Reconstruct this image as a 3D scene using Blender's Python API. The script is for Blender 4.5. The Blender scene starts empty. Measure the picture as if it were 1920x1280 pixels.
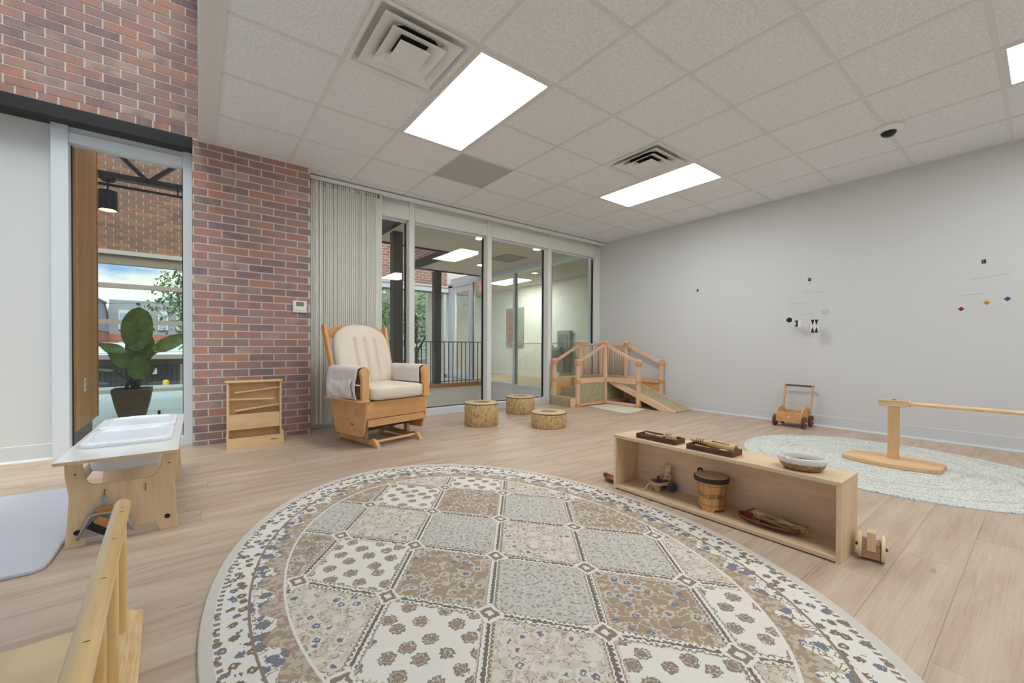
import bpy, math, random
from mathutils import Matrix, Vector
random.seed(7)
sc = bpy.context.scene
COL = sc.collection
PI = math.pi

# ------------------------------------------------------------------ camera
CAM_F, CAM_CX, CAM_CY = 771.36, 950.17, 656.29        # pixels in a 1920 x 1280 frame
YAW, PITCH, ROLL, CAM_H = 0.6481, -0.0090, 0.0039, 0.8756
R0 = Vector((math.cos(YAW), -math.sin(YAW), 0)); F0 = Vector((math.sin(YAW), math.cos(YAW), 0)); U0 = Vector((0, 0, 1))
FW = F0*math.cos(PITCH) + U0*math.sin(PITCH)
UP = -F0*math.sin(PITCH) + U0*math.cos(PITCH)
RT = R0*math.cos(ROLL) + UP*math.sin(ROLL)
UP2 = -R0*math.sin(ROLL) + UP*math.cos(ROLL)
cam = bpy.data.cameras.new('camera'); camo = bpy.data.objects.new('camera', cam); COL.objects.link(camo)
cam.sensor_width = 36; cam.sensor_fit = 'HORIZONTAL'; cam.lens = 36*CAM_F/1920
cam.shift_x = (960-CAM_CX)/1920; cam.shift_y = (CAM_CY-640)/1920
cam.clip_start = .02; cam.clip_end = 300
camo.matrix_world = Matrix(((RT.x, UP2.x, -FW.x, 0), (RT.y, UP2.y, -FW.y, 0), (RT.z, UP2.z, -FW.z, CAM_H), (0, 0, 0, 1)))
sc.camera = camo

# ------------------------------------------------------------------ exposure, sky
sc.view_settings.view_transform = 'Standard'
try: sc.view_settings.look = 'None'
except Exception: pass
sc.view_settings.exposure = 0.86; sc.view_settings.gamma = 1.0
sc.view_settings.use_curve_mapping = False
LAMP = 8.5           # ceiling panel emission
SKY = 1.1           # sky strength

def lin(c):
    return tuple((v/255/12.92 if v/255 <= .04045 else ((v/255+.055)/1.055)**2.4) for v in c)

class NT:
    def __init__(s, nt): s.nt = nt
    def n(s, t, **kw):
        d = s.nt.nodes.new(t)
        for k, v in kw.items(): setattr(d, k, v)
        return d
    def put(s, sock, v):
        if hasattr(v, 'is_output') or hasattr(v, 'links'): s.nt.links.new(v, sock)
        else:
            if isinstance(v, (tuple, list)) and len(v) == 3 and sock.type == 'RGBA': v = (*v, 1)
            sock.default_value = v
    def m(s, op, a, b=None, c=None, clamp=False):
        d = s.n('ShaderNodeMath', operation=op, use_clamp=clamp)
        for i, v in enumerate((a, b, c)):
            if v is not None: s.put(d.inputs[i], v)
        return d.outputs[0]
    def vm(s, op, a, b=None):
        d = s.n('ShaderNodeVectorMath', operation=op)
        s.put(d.inputs[0], a)
        if b is not None: s.put(d.inputs[1], b)
        return d.outputs[0]
    def mix(s, f, a, b):
        d = s.n('ShaderNodeMix', data_type='RGBA')
        s.put(d.inputs[0], f); s.put(d.inputs[6], a); s.put(d.inputs[7], b)
        return d.outputs[2]
    def ramp(s, f, stops, interp='LINEAR'):
        d = s.n('ShaderNodeValToRGB'); d.color_ramp.interpolation = interp
        el = d.color_ramp.elements
        while len(el) < len(stops): el.new(.5)
        for e, (p, c) in zip(el, stops): e.position = p; e.color = (*c, 1)
        s.put(d.inputs[0], f); return d.outputs[0]
    def noise(s, vec, scale, detail=3, rough=.5):
        d = s.n('ShaderNodeTexNoise'); s.put(d.inputs['Vector'], vec)
        d.inputs['Scale'].default_value = scale; d.inputs['Detail'].default_value = detail; d.inputs['Roughness'].default_value = rough
        return d.outputs[0]
    def vor(s, vec, scale, rnd=1.0, feature='F1'):
        d = s.n('ShaderNodeTexVoronoi', feature=feature); s.put(d.inputs['Vector'], vec)
        d.inputs['Scale'].default_value = scale; d.inputs['Randomness'].default_value = rnd
        return d
    def obj(s): return s.n('ShaderNodeTexCoord').outputs['Object']
    def rnd(s): return s.n('ShaderNodeObjectInfo').outputs['Random']
    def sep(s, v):
        d = s.n('ShaderNodeSeparateXYZ'); s.put(d.inputs[0], v); return d.outputs
    def comb(s, x, y, z):
        d = s.n('ShaderNodeCombineXYZ')
        for i, v in enumerate((x, y, z)): s.put(d.inputs[i], v)
        return d.outputs[0]
    def bump(s, h, strength=.3, dist=.01):
        d = s.n('ShaderNodeBump'); d.inputs['Strength'].default_value = strength; d.inputs['Distance'].default_value = dist
        s.put(d.inputs['Height'], h); return d.outputs[0]

w = bpy.data.worlds.new('sky'); sc.world = w; w.use_nodes = True
sund = bpy.data.lights.new('sun', 'SUN'); sund.energy = 1.9; sund.angle = math.radians(35); sund.color = (1.0, .98, .96)   # hazy sun
suno = bpy.data.objects.new('sun', sund); COL.objects.link(suno); suno.location = (0, -12, 20)
suno.rotation_euler = Vector((.04, .50, -.86)).to_track_quat('-Z', 'Y').to_euler()
k = NT(w.node_tree); w.node_tree.nodes.clear()
tc = k.n('ShaderNodeTexCoord').outputs['Generated']; sx = k.sep(tc)
grad = k.ramp(sx[2], [(0.0, lin((176, 192, 208))), (.12, lin((124, 158, 202))), (.4, lin((96, 140, 198))), (1, lin((96, 138, 194)))])
inv = k.m('DIVIDE', 1.0, k.m('MAXIMUM', k.m('ADD', sx[2], .22), .06))
cv = k.comb(k.m('MULTIPLY', sx[0], inv), k.m('MULTIPLY', sx[1], inv), k.m('MULTIPLY', sx[2], 2.0))
cl = k.noise(cv, 2.1, 7, .58)
cm = k.m('MULTIPLY_ADD', cl, 6.5, -2.75, clamp=True)
shade = k.mix(k.noise(cv, 4.0, 5), lin((188, 190, 196)), lin((228, 228, 230)))
skyc = k.mix(cm, grad, shade)
below = k.m('LESS_THAN', sx[2], -.02)
skyc = k.mix(below, skyc, lin((150, 152, 150)))
bg = k.n('ShaderNodeBackground'); k.put(bg.inputs[0], skyc); bg.inputs[1].default_value = SKY
wo = k.n('ShaderNodeOutputWorld'); w.node_tree.links.new(bg.outputs[0], wo.inputs[0])

# ------------------------------------------------------------------ materials
MATS = {}
def newmat(name):
    m = bpy.data.materials.new(name); m.use_nodes = True
    b = m.node_tree.nodes['Principled BSDF']; MATS[name] = m
    return m, NT(m.node_tree), b
def plain(name, c, rough=.6, metal=0, spec=.5, emit=None, es=0, var=0.0, bump=None):
    if name in MATS: return MATS[name]
    m, k, b = newmat(name)
    b.inputs['Roughness'].default_value = rough; b.inputs['Metallic'].default_value = metal
    b.inputs['Specular IOR Level'].default_value = spec
    if var:
        n = k.noise(k.obj(), 6.0, 3)
        c2 = tuple(max(0, v-var*255) for v in c); c1 = tuple(min(255, v+var*255) for v in c)
        k.put(b.inputs['Base Color'], k.ramp(n, [(.3, lin(c2)), (.7, lin(c1))]))
    else: b.inputs['Base Color'].default_value = (*lin(c), 1)
    if bump:
        k.put(b.inputs['Normal'], k.bump(k.noise(k.obj(), bump[0], 3), bump[1], bump[2]))
    if emit:
        b.inputs['Emission Color'].default_value = (*lin(emit), 1); b.inputs['Emission Strength'].default_value = es
    return m
def wood(name, c1, c2, axis=0, scale=9, stretch=14, rough=.5, rnd=.08, spec=.4, c3=None):
    if name in MATS: return MATS[name]
    m, k, b = newmat(name)
    sv = [stretch, stretch, stretch]; sv[axis] = 1.0
    r = k.rnd()
    v = k.vm('ADD', k.vm('MULTIPLY', k.obj(), tuple(sv)), k.comb(k.m('MULTIPLY', r, 37.0), k.m('MULTIPLY', r, 91.0), k.m('MULTIPLY', r, 13.0)))
    n = k.noise(v, scale/8, 5, .6); n2 = k.noise(v, scale, 2)
    t = k.m('MULTIPLY_ADD', n2, .35, k.m('MULTIPLY', n, .65))
    st = [(.33, lin(c2)), (.62, lin(c1))]
    if c3: st = [(.24, lin(c3)), (.4, lin(c2)), (.62, lin(c1))]
    col = k.ramp(t, st)
    if rnd:
        h = k.n('ShaderNodeHueSaturation'); k.put(h.inputs['Color'], col)
        k.put(h.inputs['Value'], k.m('MULTIPLY_ADD', r, rnd*2, 1-rnd)); col = h.outputs[0]
    k.put(b.inputs['Base Color'], col)
    b.inputs['Roughness'].default_value = rough; b.inputs['Specular IOR Level'].default_value = spec
    return m
def emis(name, c, s):
    m, k, b = newmat(name); m.node_tree.nodes.remove(b)
    e = k.n('ShaderNodeEmission'); e.inputs[0].default_value = (*lin(c), 1); e.inputs[1].default_value = s
    m.node_tree.links.new(e.outputs[0], m.node_tree.nodes['Material Output'].inputs[0]); return m
def glassmat(name, tint=(249, 252, 250), base=.035):
    m, k, b = newmat(name); m.node_tree.nodes.remove(b)
    t = k.n('ShaderNodeBsdfTransparent'); t.inputs[0].default_value = (*lin(tint), 1)
    g = k.n('ShaderNodeBsdfGlossy'); g.inputs['Roughness'].default_value = .0; g.inputs[0].default_value = (1, 1, 1, 1)
    fr = k.n('ShaderNodeLayerWeight'); fr.inputs[0].default_value = .12
    f = k.m('MULTIPLY_ADD', fr.outputs['Fresnel'], .8, base, clamp=True)
    x = k.n('ShaderNodeMixShader'); k.put(x.inputs[0], f)
    m.node_tree.links.new(t.outputs[0], x.inputs[1]); m.node_tree.links.new(g.outputs[0], x.inputs[2])
    m.node_tree.links.new(x.outputs[0], m.node_tree.nodes['Material Output'].inputs[0]); return m

wall_m = plain('wall_paint', (208, 208, 206), .75, bump=(220, .06, .002))
white_m = plain('white_paint', (236, 236, 233), .55)
soffit_m = plain('soffit_paint', (222, 221, 218), .8)
base_m = plain('vinyl_base', (205, 207, 207), .5)
alu_m = plain('aluminium', (222, 227, 231), .38, metal=.15)
alu_warm = plain('aluminium_face', (232, 233, 226), .45)
gasket_m = plain('gasket_black', (18, 19, 20), .5)
steel_m = plain('black_steel', (46, 43, 42), .45, metal=.3)
mortar_m = plain('mortar', (210, 203, 193), .95, var=.02)
glass_m = glassmat('window_glass')
glass2_m = glassmat('partition_glass', (248, 251, 247), .03)
tee_m = plain('tee_white', (223, 223, 222), .5)
vent_m = plain('vent_enamel', (232, 232, 230), .5)
duct_m = plain('duct_dark', (38, 38, 38), .8)
grille_m = plain('return_grille', (186, 186, 185), .55, metal=.1)
lamp_m = emis('lamp_diffuser', (249, 252, 255), LAMP)
black_m = plain('black_plastic', (22, 22, 22), .45)
birch = wood('birch_ply', (228, 200, 160), (212, 180, 138), axis=2, scale=7, stretch=9, rough=.5)
birch_x = wood('birch_ply_x', (230, 204, 166), (213, 182, 142), axis=0, scale=7, stretch=9, rough=.45)
birch_y = wood('birch_ply_y', (230, 204, 166), (213, 182, 142), axis=1, scale=7, stretch=9, rough=.45)
edge_m = wood('ply_edge', (205, 178, 146), (176, 148, 116), axis=1, scale=30, stretch=30)
maple = wood('glider_maple', (224, 172, 118), (206, 150, 96), axis=0, scale=9, stretch=10, rough=.42)
maple_z = wood('glider_maple_z', (224, 172, 118), (206, 150, 96), axis=2, scale=9, stretch=10, rough=.42)
beech = wood('climber_beech', (236, 200, 168), (218, 174, 140), axis=2, scale=9, stretch=10, rough=.5)
beech_x = wood('climber_beech_x', (236, 200, 168), (218, 174, 140), axis=0, scale=9, stretch=10, rough=.5)
beech_y = wood('climber_beech_y', (236, 200, 168), (218, 174, 140), axis=1, scale=9, stretch=10, rough=.5)
amber = wood('amber_block', (222, 170, 108), (200, 146, 86), axis=2, scale=9, stretch=6)
pine_y = wood('pine_y', (232, 205, 160), (206, 168, 118), axis=1, scale=12, stretch=16, c3=(190, 150, 104))
walnut = wood('walnut', (112, 70, 52), (74, 44, 34), axis=1, scale=9, stretch=12)
reddish = wood('red_wood', (150, 84, 50), (112, 58, 36), axis=1, scale=9, stretch=10)
bamboo = wood('bamboo', (224, 190, 138), (198, 158, 104), axis=1, scale=9, stretch=10)
olive = wood('olive_drum', (226, 176, 110), (182, 120, 64), axis=2, scale=14, stretch=10, rnd=.15)

# ------------------------------------------------------------------ mesh helpers
class MB:
    def __init__(s, off=(0, 0, 0)): s.v = []; s.f = []; s.off = Vector(off); s.mi = []
    def add(s, vs, fs):
        b = len(s.v); s.v += [tuple(p) for p in vs]; s.f += [tuple(i+b for i in f) for f in fs]; return s
    def box(s, x0, x1, y0, y1, z0, z1):
        return s.add([(x0, y0, z0), (x1, y0, z0), (x1, y1, z0), (x0, y1, z0), (x0, y0, z1), (x1, y0, z1), (x1, y1, z1), (x0, y1, z1)],
                     [(0, 3, 2, 1), (4, 5, 6, 7), (0, 1, 5, 4), (1, 2, 6, 5), (2, 3, 7, 6), (3, 0, 4, 7)])
    def bar(s, p0, p1, w_, h_, up=(0, 0, 1)):
        p0 = Vector(p0); p1 = Vector(p1); d = (p1-p0).normalized(); u = Vector(up)
        sd = d.cross(u)
        if sd.length < 1e-5: sd = d.cross(Vector((0, 1, 0)))
        sd.normalize(); u = sd.cross(d).normalized()
        vs = []
        for p in (p0, p1):
            for a, b in ((-1, -1), (1, -1), (1, 1), (-1, 1)): vs.append(p+sd*a*w_/2+u*b*h_/2)
        return s.add(vs, [(0, 1, 2, 3), (7, 6, 5, 4), (0, 4, 5, 1), (1, 5, 6, 2), (2, 6, 7, 3), (3, 7, 4, 0)])
    def cyl(s, p0, p1, r0, r1=None, n=16, caps=True):
        if r1 is None: r1 = r0
        p0 = Vector(p0); p1 = Vector(p1); d = (p1-p0).normalized()
        a = d.orthogonal().normalized(); b = d.cross(a)
        vs = []
        for p, r in ((p0, r0), (p1, r1)):
            for i in range(n):
                t = 2*PI*i/n; vs.append(p+a*math.cos(t)*r+b*math.sin(t)*r)
        fs = [(i, (i+1) % n, n+(i+1) % n, n+i) for i in range(n)]
        if caps: fs += [tuple(range(n-1, -1, -1)), tuple(range(n, 2*n))]
        return s.add(vs, fs)
    def lathe(s, prof, c=(0, 0, 0), n=32, sx=1, sy=1, caps=True):
        vs = []
        for r, z in prof:
            for i in range(n):
                t = 2*PI*i/n; vs.append((c[0]+r*sx*math.cos(t), c[1]+r*sy*math.sin(t), c[2]+z))
        fs = []
        for j in range(len(prof)-1):
            for i in range(n): fs.append((j*n+i, j*n+(i+1) % n, (j+1)*n+(i+1) % n, (j+1)*n+i))
        if caps:
            fs.append(tuple(range(n-1, -1, -1))); m = (len(prof)-1)*n; fs.append(tuple(range(m, m+n)))
        return s.add(vs, fs)
    def prism(s, poly, axis, a0, a1):
        n = len(poly); vs = []
        for a in (a0, a1):
            for p, q in poly:
                vs.append((a, p, q) if axis == 0 else (p, a, q) if axis == 1 else (p, q, a))
        fs = [(i, (i+1) % n, n+(i+1) % n, n+i) for i in range(n)] + [tuple(range(n-1, -1, -1)), tuple(range(n, 2*n))]
        if axis == 1: fs = [tuple(reversed(f)) for f in fs]
        return s.add(vs, fs)
    def tube(s, path, r, n=8):
        path = [Vector(p) for p in path]; vs = []; prev = None
        for i, p in enumerate(path):
            d = (path[min(i+1, len(path)-1)]-path[max(i-1, 0)]).normalized()
            a = d.orthogonal().normalized() if prev is None else (prev-d*prev.dot(d)).normalized()
            prev = a; b = d.cross(a)
            rr = r[i] if isinstance(r, (list, tuple)) else r
            for j in range(n):
                t = 2*PI*j/n; vs.append(p+a*math.cos(t)*rr+b*math.sin(t)*rr)
        fs = []
        for i in range(len(path)-1):
            for j in range(n): fs.append((i*n+j, i*n+(j+1) % n, (i+1)*n+(j+1) % n, (i+1)*n+j))
        m = (len(path)-1)*n
        fs += [tuple(range(n-1, -1, -1)), tuple(range(m, m+n))]
        return s.add(vs, fs)
    def sell(s, c, h, e=(.35, .35), nu=32, nv=16, M=None):
        def sp(a, p): return math.copysign(abs(a)**p, a)
        vs = []; fs = []
        for j in range(nv+1):
            ph = -PI/2+PI*j/nv
            for i in range(nu):
                th = 2*PI*i/nu
                p = Vector((h[0]*sp(math.cos(ph), e[0])*sp(math.cos(th), e[1]), h[1]*sp(math.cos(ph), e[0])*sp(math.sin(th), e[1]), h[2]*sp(math.sin(ph), e[0])))
                if M is not None: p = M @ p
                vs.append(p+Vector(c))
        for j in range(nv):
            for i in range(nu): fs.append((j*nu+i, j*nu+(i+1) % nu, (j+1)*nu+(i+1) % nu, (j+1)*nu+i))
        return s.add(vs, fs)
    def grid(s, fn, nu, nv):
        vs = [fn(i/nu, j/nv) for j in range(nv+1) for i in range(nu+1)]
        fs = [(j*(nu+1)+i, j*(nu+1)+i+1, (j+1)*(nu+1)+i+1, (j+1)*(nu+1)+i) for j in range(nv) for i in range(nu)]
        return s.add(vs, fs)
    def mesh(s, name, mat, smooth=False):
        me = bpy.data.meshes.new(name)
        o = s.off
        me.from_pydata([(p[0]-o.x, p[1]-o.y, p[2]-o.z) for p in s.v], [], s.f); me.update()
        if mat: me.materials.append(mat)
        if smooth:
            me.polygons.foreach_set('use_smooth', [True]*len(me.polygons)); me.update()
        return me
    def build(s, name, mat, parent=None, smooth=False, bevel=0, ang=None, sub=0, solid=0):
        me = s.mesh(name, mat, smooth)
        ob = bpy.data.objects.new(name, me); COL.objects.link(ob)
        if parent: ob.parent = parent
        if smooth and ang is not None:
            try: me.set_sharp_from_angle(angle=ang)
            except Exception: pass
        if solid:
            md = ob.modifiers.new('solid', 'SOLIDIFY'); md.thickness = solid; md.offset = 0
        if bevel:
            md = ob.modifiers.new('bevel', 'BEVEL'); md.width = bevel; md.segments = 2; md.limit_method = 'ANGLE'; md.angle_limit = math.radians(40)
        if sub:
            md = ob.modifiers.new('sub', 'SUBSURF'); md.levels = sub; md.render_levels = sub
        return ob
SA = math.radians(35)
def tag(o, label=None, cat=None, group=None, kind=None):
    if label: o['label'] = label
    if cat: o['category'] = cat
    if group: o['group'] = group
    if kind: o['kind'] = kind
    return o
def thing(name, label, cat, loc=(0, 0, 0), rz=0, group=None):
    o = bpy.data.objects.new(name, None); COL.objects.link(o); o.location = loc; o.rotation_euler = (0, 0, rz)
    o.empty_display_size = .1
    return tag(o, label, cat, group)
def struct(o, label, cat): return tag(o, label, cat, kind='structure')
def inst(name, me, parent, loc=(0, 0, 0), scale=None, rot=None):
    o = bpy.data.objects.new(name, me); COL.objects.link(o); o.parent = parent; o.location = loc
    if scale: o.scale = scale
    if rot: o.rotation_euler = rot
    return o

XB, YA, HC = 5.569, 4.469, 2.64
XL, YB = -3.0, -2.7

# ================================================================== SETTING
# ---- floor with planks
floor_m = None
def floor_mat():
    m, k, b = newmat('floor_plank')
    r = k.rnd(); o = k.obj()
    v = k.vm('ADD', k.vm('MULTIPLY', o, (1.0, 9.0, 1.0)), k.comb(k.m('MULTIPLY', r, 57.0), k.m('MULTIPLY', r, 131.0), 0.0))
    n = k.noise(v, 1.6, 6, .6); n2 = k.noise(k.vm('MULTIPLY', v, (1.0, 5.0, 1.0)), 4.0, 3)
    t = k.m('MULTIPLY_ADD', n2, .3, k.m('MULTIPLY', n, .7))
    c = k.ramp(t, [(.27, lin((142, 115, 92))), (.38, lin((176, 151, 128))), (.52, lin((194, 172, 150))), (.68, lin((206, 188, 168)))])
    kn = k.vor(k.vm('ADD', k.vm('MULTIPLY', o, (1.6, 6.5, 1.0)), k.comb(k.m('MULTIPLY', r, 23.0), k.m('MULTIPLY', r, 71.0), 0.0)), 1.5, 1.0).outputs['Distance']
    c = k.mix(k.m('MULTIPLY', k.m('LESS_THAN', k.m('ADD', kn, k.m('MULTIPLY', n2, .12)), .13), .45), c, lin((128, 98, 76)))
    h = k.n('ShaderNodeHueSaturation'); k.put(h.inputs['Color'], c); k.put(h.inputs['Value'], k.m('MULTIPLY_ADD', r, .12, .93))
    k.put(b.inputs['Base Color'], h.outputs[0])
    b.inputs['Roughness'].default_value = .42; b.inputs['Specular IOR Level'].default_value = .35
    k.put(b.inputs['Normal'], k.bump(n2, .08, .002))
    return m
floor_m = floor_mat()
fl = MB().box(XL, XB+.1, YB, 4.84, -.2, -.002).build('floor', plain('subfloor', (120, 100, 82), .8))
struct(fl, 'pale oak plank floor of the playroom', 'floor')
PL, PW = 1.22, .181
pm = MB().box(.0004, PL-.0004, .0004, PW-.0004, -.004, 0).mesh('plank', floor_m)
row = 0; yy = YB
while yy < 4.80:
    xx = XL - random.random()*PL*.9
    while xx < XB:
        x0 = max(xx, XL); x1 = min(xx+PL, XB+.02)
        if x1-x0 > .03: inst('plank', pm, fl, (x0, yy, 0), ((x1-x0)/PL, 1, 1))
        xx += PL
    yy += PW; row += 1

# ---- ceiling grid and tiles
def tile_mat():
    m, k, b = newmat('ceiling_tile')
    o = k.obj(); r = k.rnd()
    v = k.vm('ADD', o, k.comb(k.m('MULTIPLY', r, 31.0), k.m('MULTIPLY', r, 17.0), 0.0))
    n = k.noise(k.vm('MULTIPLY', v, (1.0, 1.0, 1.0)), 130, 2, .5)
    f = k.noise(v, 260, 1)
    pits = k.m('GREATER_THAN', k.m('MULTIPLY_ADD', f, .35, k.m('MULTIPLY', n, .65)), .62)
    base = k.ramp(k.noise(v, 45, 3), [(.3, lin((230, 232, 234))), (.7, lin((242, 244, 247)))])
    k.put(b.inputs['Base Color'], k.mix(k.m('MULTIPLY', pits, .55), base, lin((120, 115, 108))))
    b.inputs['Roughness'].default_value = .95; b.inputs['Specular IOR Level'].default_value = .1
    k.put(b.inputs['Normal'], k.bump(pits, -.4, .002)); return m
tile_m = tile_mat()
GX = [.116+.61*i for i in range(9)]; GY0 = 1.4276
ceil = MB().box(.02, XB+.12, YB-.1, 4.86, 2.80, 2.92).build('ceiling', plain('deck', (150, 150, 150), .9))
struct(ceil, 'suspended ceiling of fissured white tiles in a metal grid', 'ceiling')
rows = [GY0+.61*j for j in range(-7, 6)]
tm_ = MB().box(-.298, .298, -.298, .298, 0, .016).mesh('ceiling_tile', tile_m)
fix = {(1, 1): 'v', (2, 1): 'l', (2, 2): 'l', (3, 3): 'r', (5, 1): 'v', (6, 1): 'l', (6, 2): 'l', (6, -3): 'l', (6, -4): 'l', (2, -3): 'l', (2, -4): 'l'}
for i in range(9):
    for j in range(-7, 6):
        if (i, j) in fix: continue
        x0 = GX[i]; x1 = min(x0+.61, XB); y0 = max(GY0+.61*j, YB); y1 = min(GY0+.61*(j+1), 4.69)
        if x1-x0 < .05 or y1-y0 < .05: continue
        inst('ceiling_tile', tm_, ceil, ((x0+x1)/2, (y0+y1)/2, HC+.004), ((x1-x0)/.61, (y1-y0)/.61, 1))
tx = MB().box(0, 1, -.012, .012, 0, .03).mesh('grid_tee', tee_m)
ty = MB().box(-.012, .012, 0, 1, 0, .03).mesh('grid_tee', tee_m)
for x_ in GX: inst('grid_tee', ty, ceil, (x_, YB, HC), (1, 4.70-YB, 1))
for j in range(-6, 6):
    yv = GY0+.61*j
    for i in range(9):
        if fix.get((i, j)) == 'l' and fix.get((i, j-1)) == 'l': continue
        x0 = GX[i]; x1 = min(x0+.61, XB)
        inst('grid_tee', tx, ceil, (x0+.012, yv, HC+.0004), (x1-x0-.024, 1, 1))
MB().box(XB-.022, XB, YB, 4.7, HC-.001, HC+.03).build('wall_angle', tee_m, ceil)
MB().box(.13, .92, YA-.022, YA, HC-.001, HC+.03).build('wall_angle', tee_m, ceil)
MB().box(.104, .138, YB, YA-.022, HC-.004, HC+.03).build('wall_angle', tee_m, ceil)
# soffit strip beside the light well, and the well itself
o = MB().box(.022, .112, YB, YA, HC-.002, 2.66).build('trim_1', soffit_m); struct(o, 'grey painted soffit strip between tile ceiling and light well', 'soffit')
WT = 3.95
o = MB().box(.022, .14, YB, YA+.3, 2.66, WT+.2).build('wall_well', white_m); struct(o, 'white painted side of the light well above the ceiling edge', 'wall')
m_ = MB().box(XL-.15, XL, YB, YA+.4, 0, .35); m_.box(XL-.15, XL, YB, YA+.4, 2.55, WT); m_.box(XL-.15, XL, 4.0, YA+.4, .35, 2.55); m_.box(XL-.15, XL, YB, YB+.3, .35, 2.55)
o = m_.build('wall_left', wall_m); struct(o, 'white wall at the open side of the playroom', 'wall')
m_ = MB().box(XL-.15, XB+.15, YB-.15, YB, 0, .35); m_.box(XL-.15, XB+.15, YB-.15, YB, 2.45, WT); m_.box(XL-.15, .6, YB-.15, YB, .35, 2.45); m_.box(3.4, XB+.15, YB-.15, YB, .35, 2.45)
o = m_.build('wall_back', wall_m); struct(o, 'white wall behind the play area', 'wall')
w7 = thing('added_window_side', 'added aluminium framed window letting daylight in through the side wall', 'window', (0, 0, 0)); w7['kind'] = 'structure'  # unseen glazing, added so daylight brightens the left of the room
for i in range(6): MB().box(XL-.11, XL-.03, -2.4+i*1.27, -2.34+i*1.27, .35, 2.55).build('mullion', alu_m, w7)
for i in range(5): MB().box(XL-.075, XL-.069, -2.34+i*1.27, -1.13+i*1.27, .35, 2.55).build('pane', glass_m, w7)
w8 = thing('added_window_rear', 'added aluminium framed window letting daylight in through the rear wall', 'window', (0, 0, 0)); w8['kind'] = 'structure'  # added out of view behind the camera, daylight fill for the ceiling
for i in range(3): MB().box(.60+i*1.37, .66+i*1.37, YB-.11, YB-.03, .35, 2.45).build('mullion', alu_m, w8)
for i in range(2): MB().box(.66+i*1.37, 1.97+i*1.37, YB-.075, YB-.069, .35, 2.45).build('pane', glass_m, w8)
o = MB().box(-40, 40, -40, YB-.2, -.6, -.3).build('bounce_slab', plain('bounce_concrete', (205, 203, 196), .9)); struct(o, 'pale concrete terrace added outside the rear windows to throw light in', 'ground')  # unseen pale slab, added to bounce daylight up through the rear glazing
o = MB().box(-40, XL-.2, YB-.2, 4.8, -.6, -.3).build('bounce_slab_side', plain('bounce_concrete', (205, 203, 196), .9)); struct(o, 'pale concrete terrace added outside the side windows to throw light in', 'ground')  # same added reflector, bouncing daylight in from the left
o = MB().box(XL, .02, YB, .4, WT, WT+.15).build('ceiling_well', white_m); struct(o, 'white ceiling at the rear of the light well', 'ceiling')
sk = MB()
for yv in (.4, 1.75, 3.1, 4.41): sk.box(XL, .02, yv, yv+.05, WT, WT+.1)
for xv in (XL, -1.5, -.05): sk.box(xv, xv+.05, .45, 4.41, WT, WT+.1)
sko = sk.build('window_skylight', alu_m); struct(sko, 'glazed skylight over the light well', 'skylight')
for x0, x1 in ((-2.95, -1.5), (-1.45, -.05)):
    for y0, y1 in ((.45, 1.75), (1.80, 3.1), (3.15, 4.41)): MB().box(x0, x1, y0, y1, WT+.05, WT+.056).build('pane', glass_m, sko)

# ---- right wall
o = MB().box(XB, XB+.12, YB, 4.86, 0, 2.85).build('wall_right', wall_m); struct(o, 'plain white wall with hanging mobiles', 'wall')
bb = MB().prism([(XB, 0), (XB-.022, 0), (XB-.010, .012), (XB-.006, .02), (XB-.005, .118), (XB, .122)], 1, YB, 4.69).build('baseboard_right', base_m)
struct(bb, 'pale grey vinyl cove base along the white wall', 'baseboard')

# ---- bricks
def brick_mat(name, sets, rough=.85):
    m, k, b = newmat(name)
    r = k.rnd(); o = k.obj()
    n = k.noise(k.vm('ADD', o, k.comb(k.m('MULTIPLY', r, 40.0), 0.0, k.m('MULTIPLY', r, 9.0))), 9, 3)
    t = k.m('ADD', r, k.m('MULTIPLY_ADD', n, .24, -.12))
    st = [(i/(len(sets)-1), lin(c)) for i, c in enumerate(sets)]
    c = k.ramp(t, st)
    gr = k.noise(o, 160, 2)
    c = k.mix(k.m('MULTIPLY', k.m('GREATER_THAN', gr, .62), .25), c, lin((60, 45, 40)))
    k.put(b.inputs['Base Color'], c); b.inputs['Roughness'].default_value = rough
    k.put(b.inputs['Normal'], k.bump(gr, .35, .003)); return m
brick_m = brick_mat('brick', [(128, 108, 112), (164, 130, 124), (148, 124, 120), (178, 132, 116), (140, 116, 116), (184, 132, 112), (160, 136, 130), (168, 126, 118), (132, 112, 114), (184, 156, 140)])
CP, BP = .0688, .2033
bmesh_ = MB().box(-.0965, .0965, 0, .05, -.0292, .0292).mesh('brick', brick_m)
def brick_field(parent, X0, X1, Z0, Z1, yface, zph, xph, me=bmesh_, skipz=None, mirror=False):
    kz = math.floor((Z0-zph)/CP)
    while zph+kz*CP < Z1-.008:
        z0 = max(zph+kz*CP+.0052, Z0); z1 = min(zph+(kz+1)*CP-.0052, Z1)
        ph = xph + (BP/2 if kz % 2 else 0)
        kx = math.floor((X0-ph)/BP)
        if z1-z0 > .008:
            while ph+kx*BP < X1-.004:
                a = max(ph+kx*BP+.0052, X0); b_ = min(ph+(kx+1)*BP-.0052, X1)
                if b_-a > .012:
                    inst('brick', me, parent, ((a+b_)/2, yface+random.uniform(-.0010, .0008), (z0+z1)/2), ((b_-a)/.193, 1, (z1-z0)/.0584))
                kx += 1
        kz += 1
pier = MB().box(-.016, .916, YA+.0025, 4.86, 0, 2.8).build('wall_pier', mortar_m); struct(pier, 'red brown brick pier between window and vertical blind', 'wall')
brick_field(pier, -.018, .918, 0, 2.645, YA, .0422, .192)
upper = MB().box(XL, .022, YA+.003, YA+.3, 2.655, WT+.2).build('wall_well_brick', mortar_m); struct(upper, 'brick wall high in the light well above the black steel lintel', 'wall')
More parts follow.
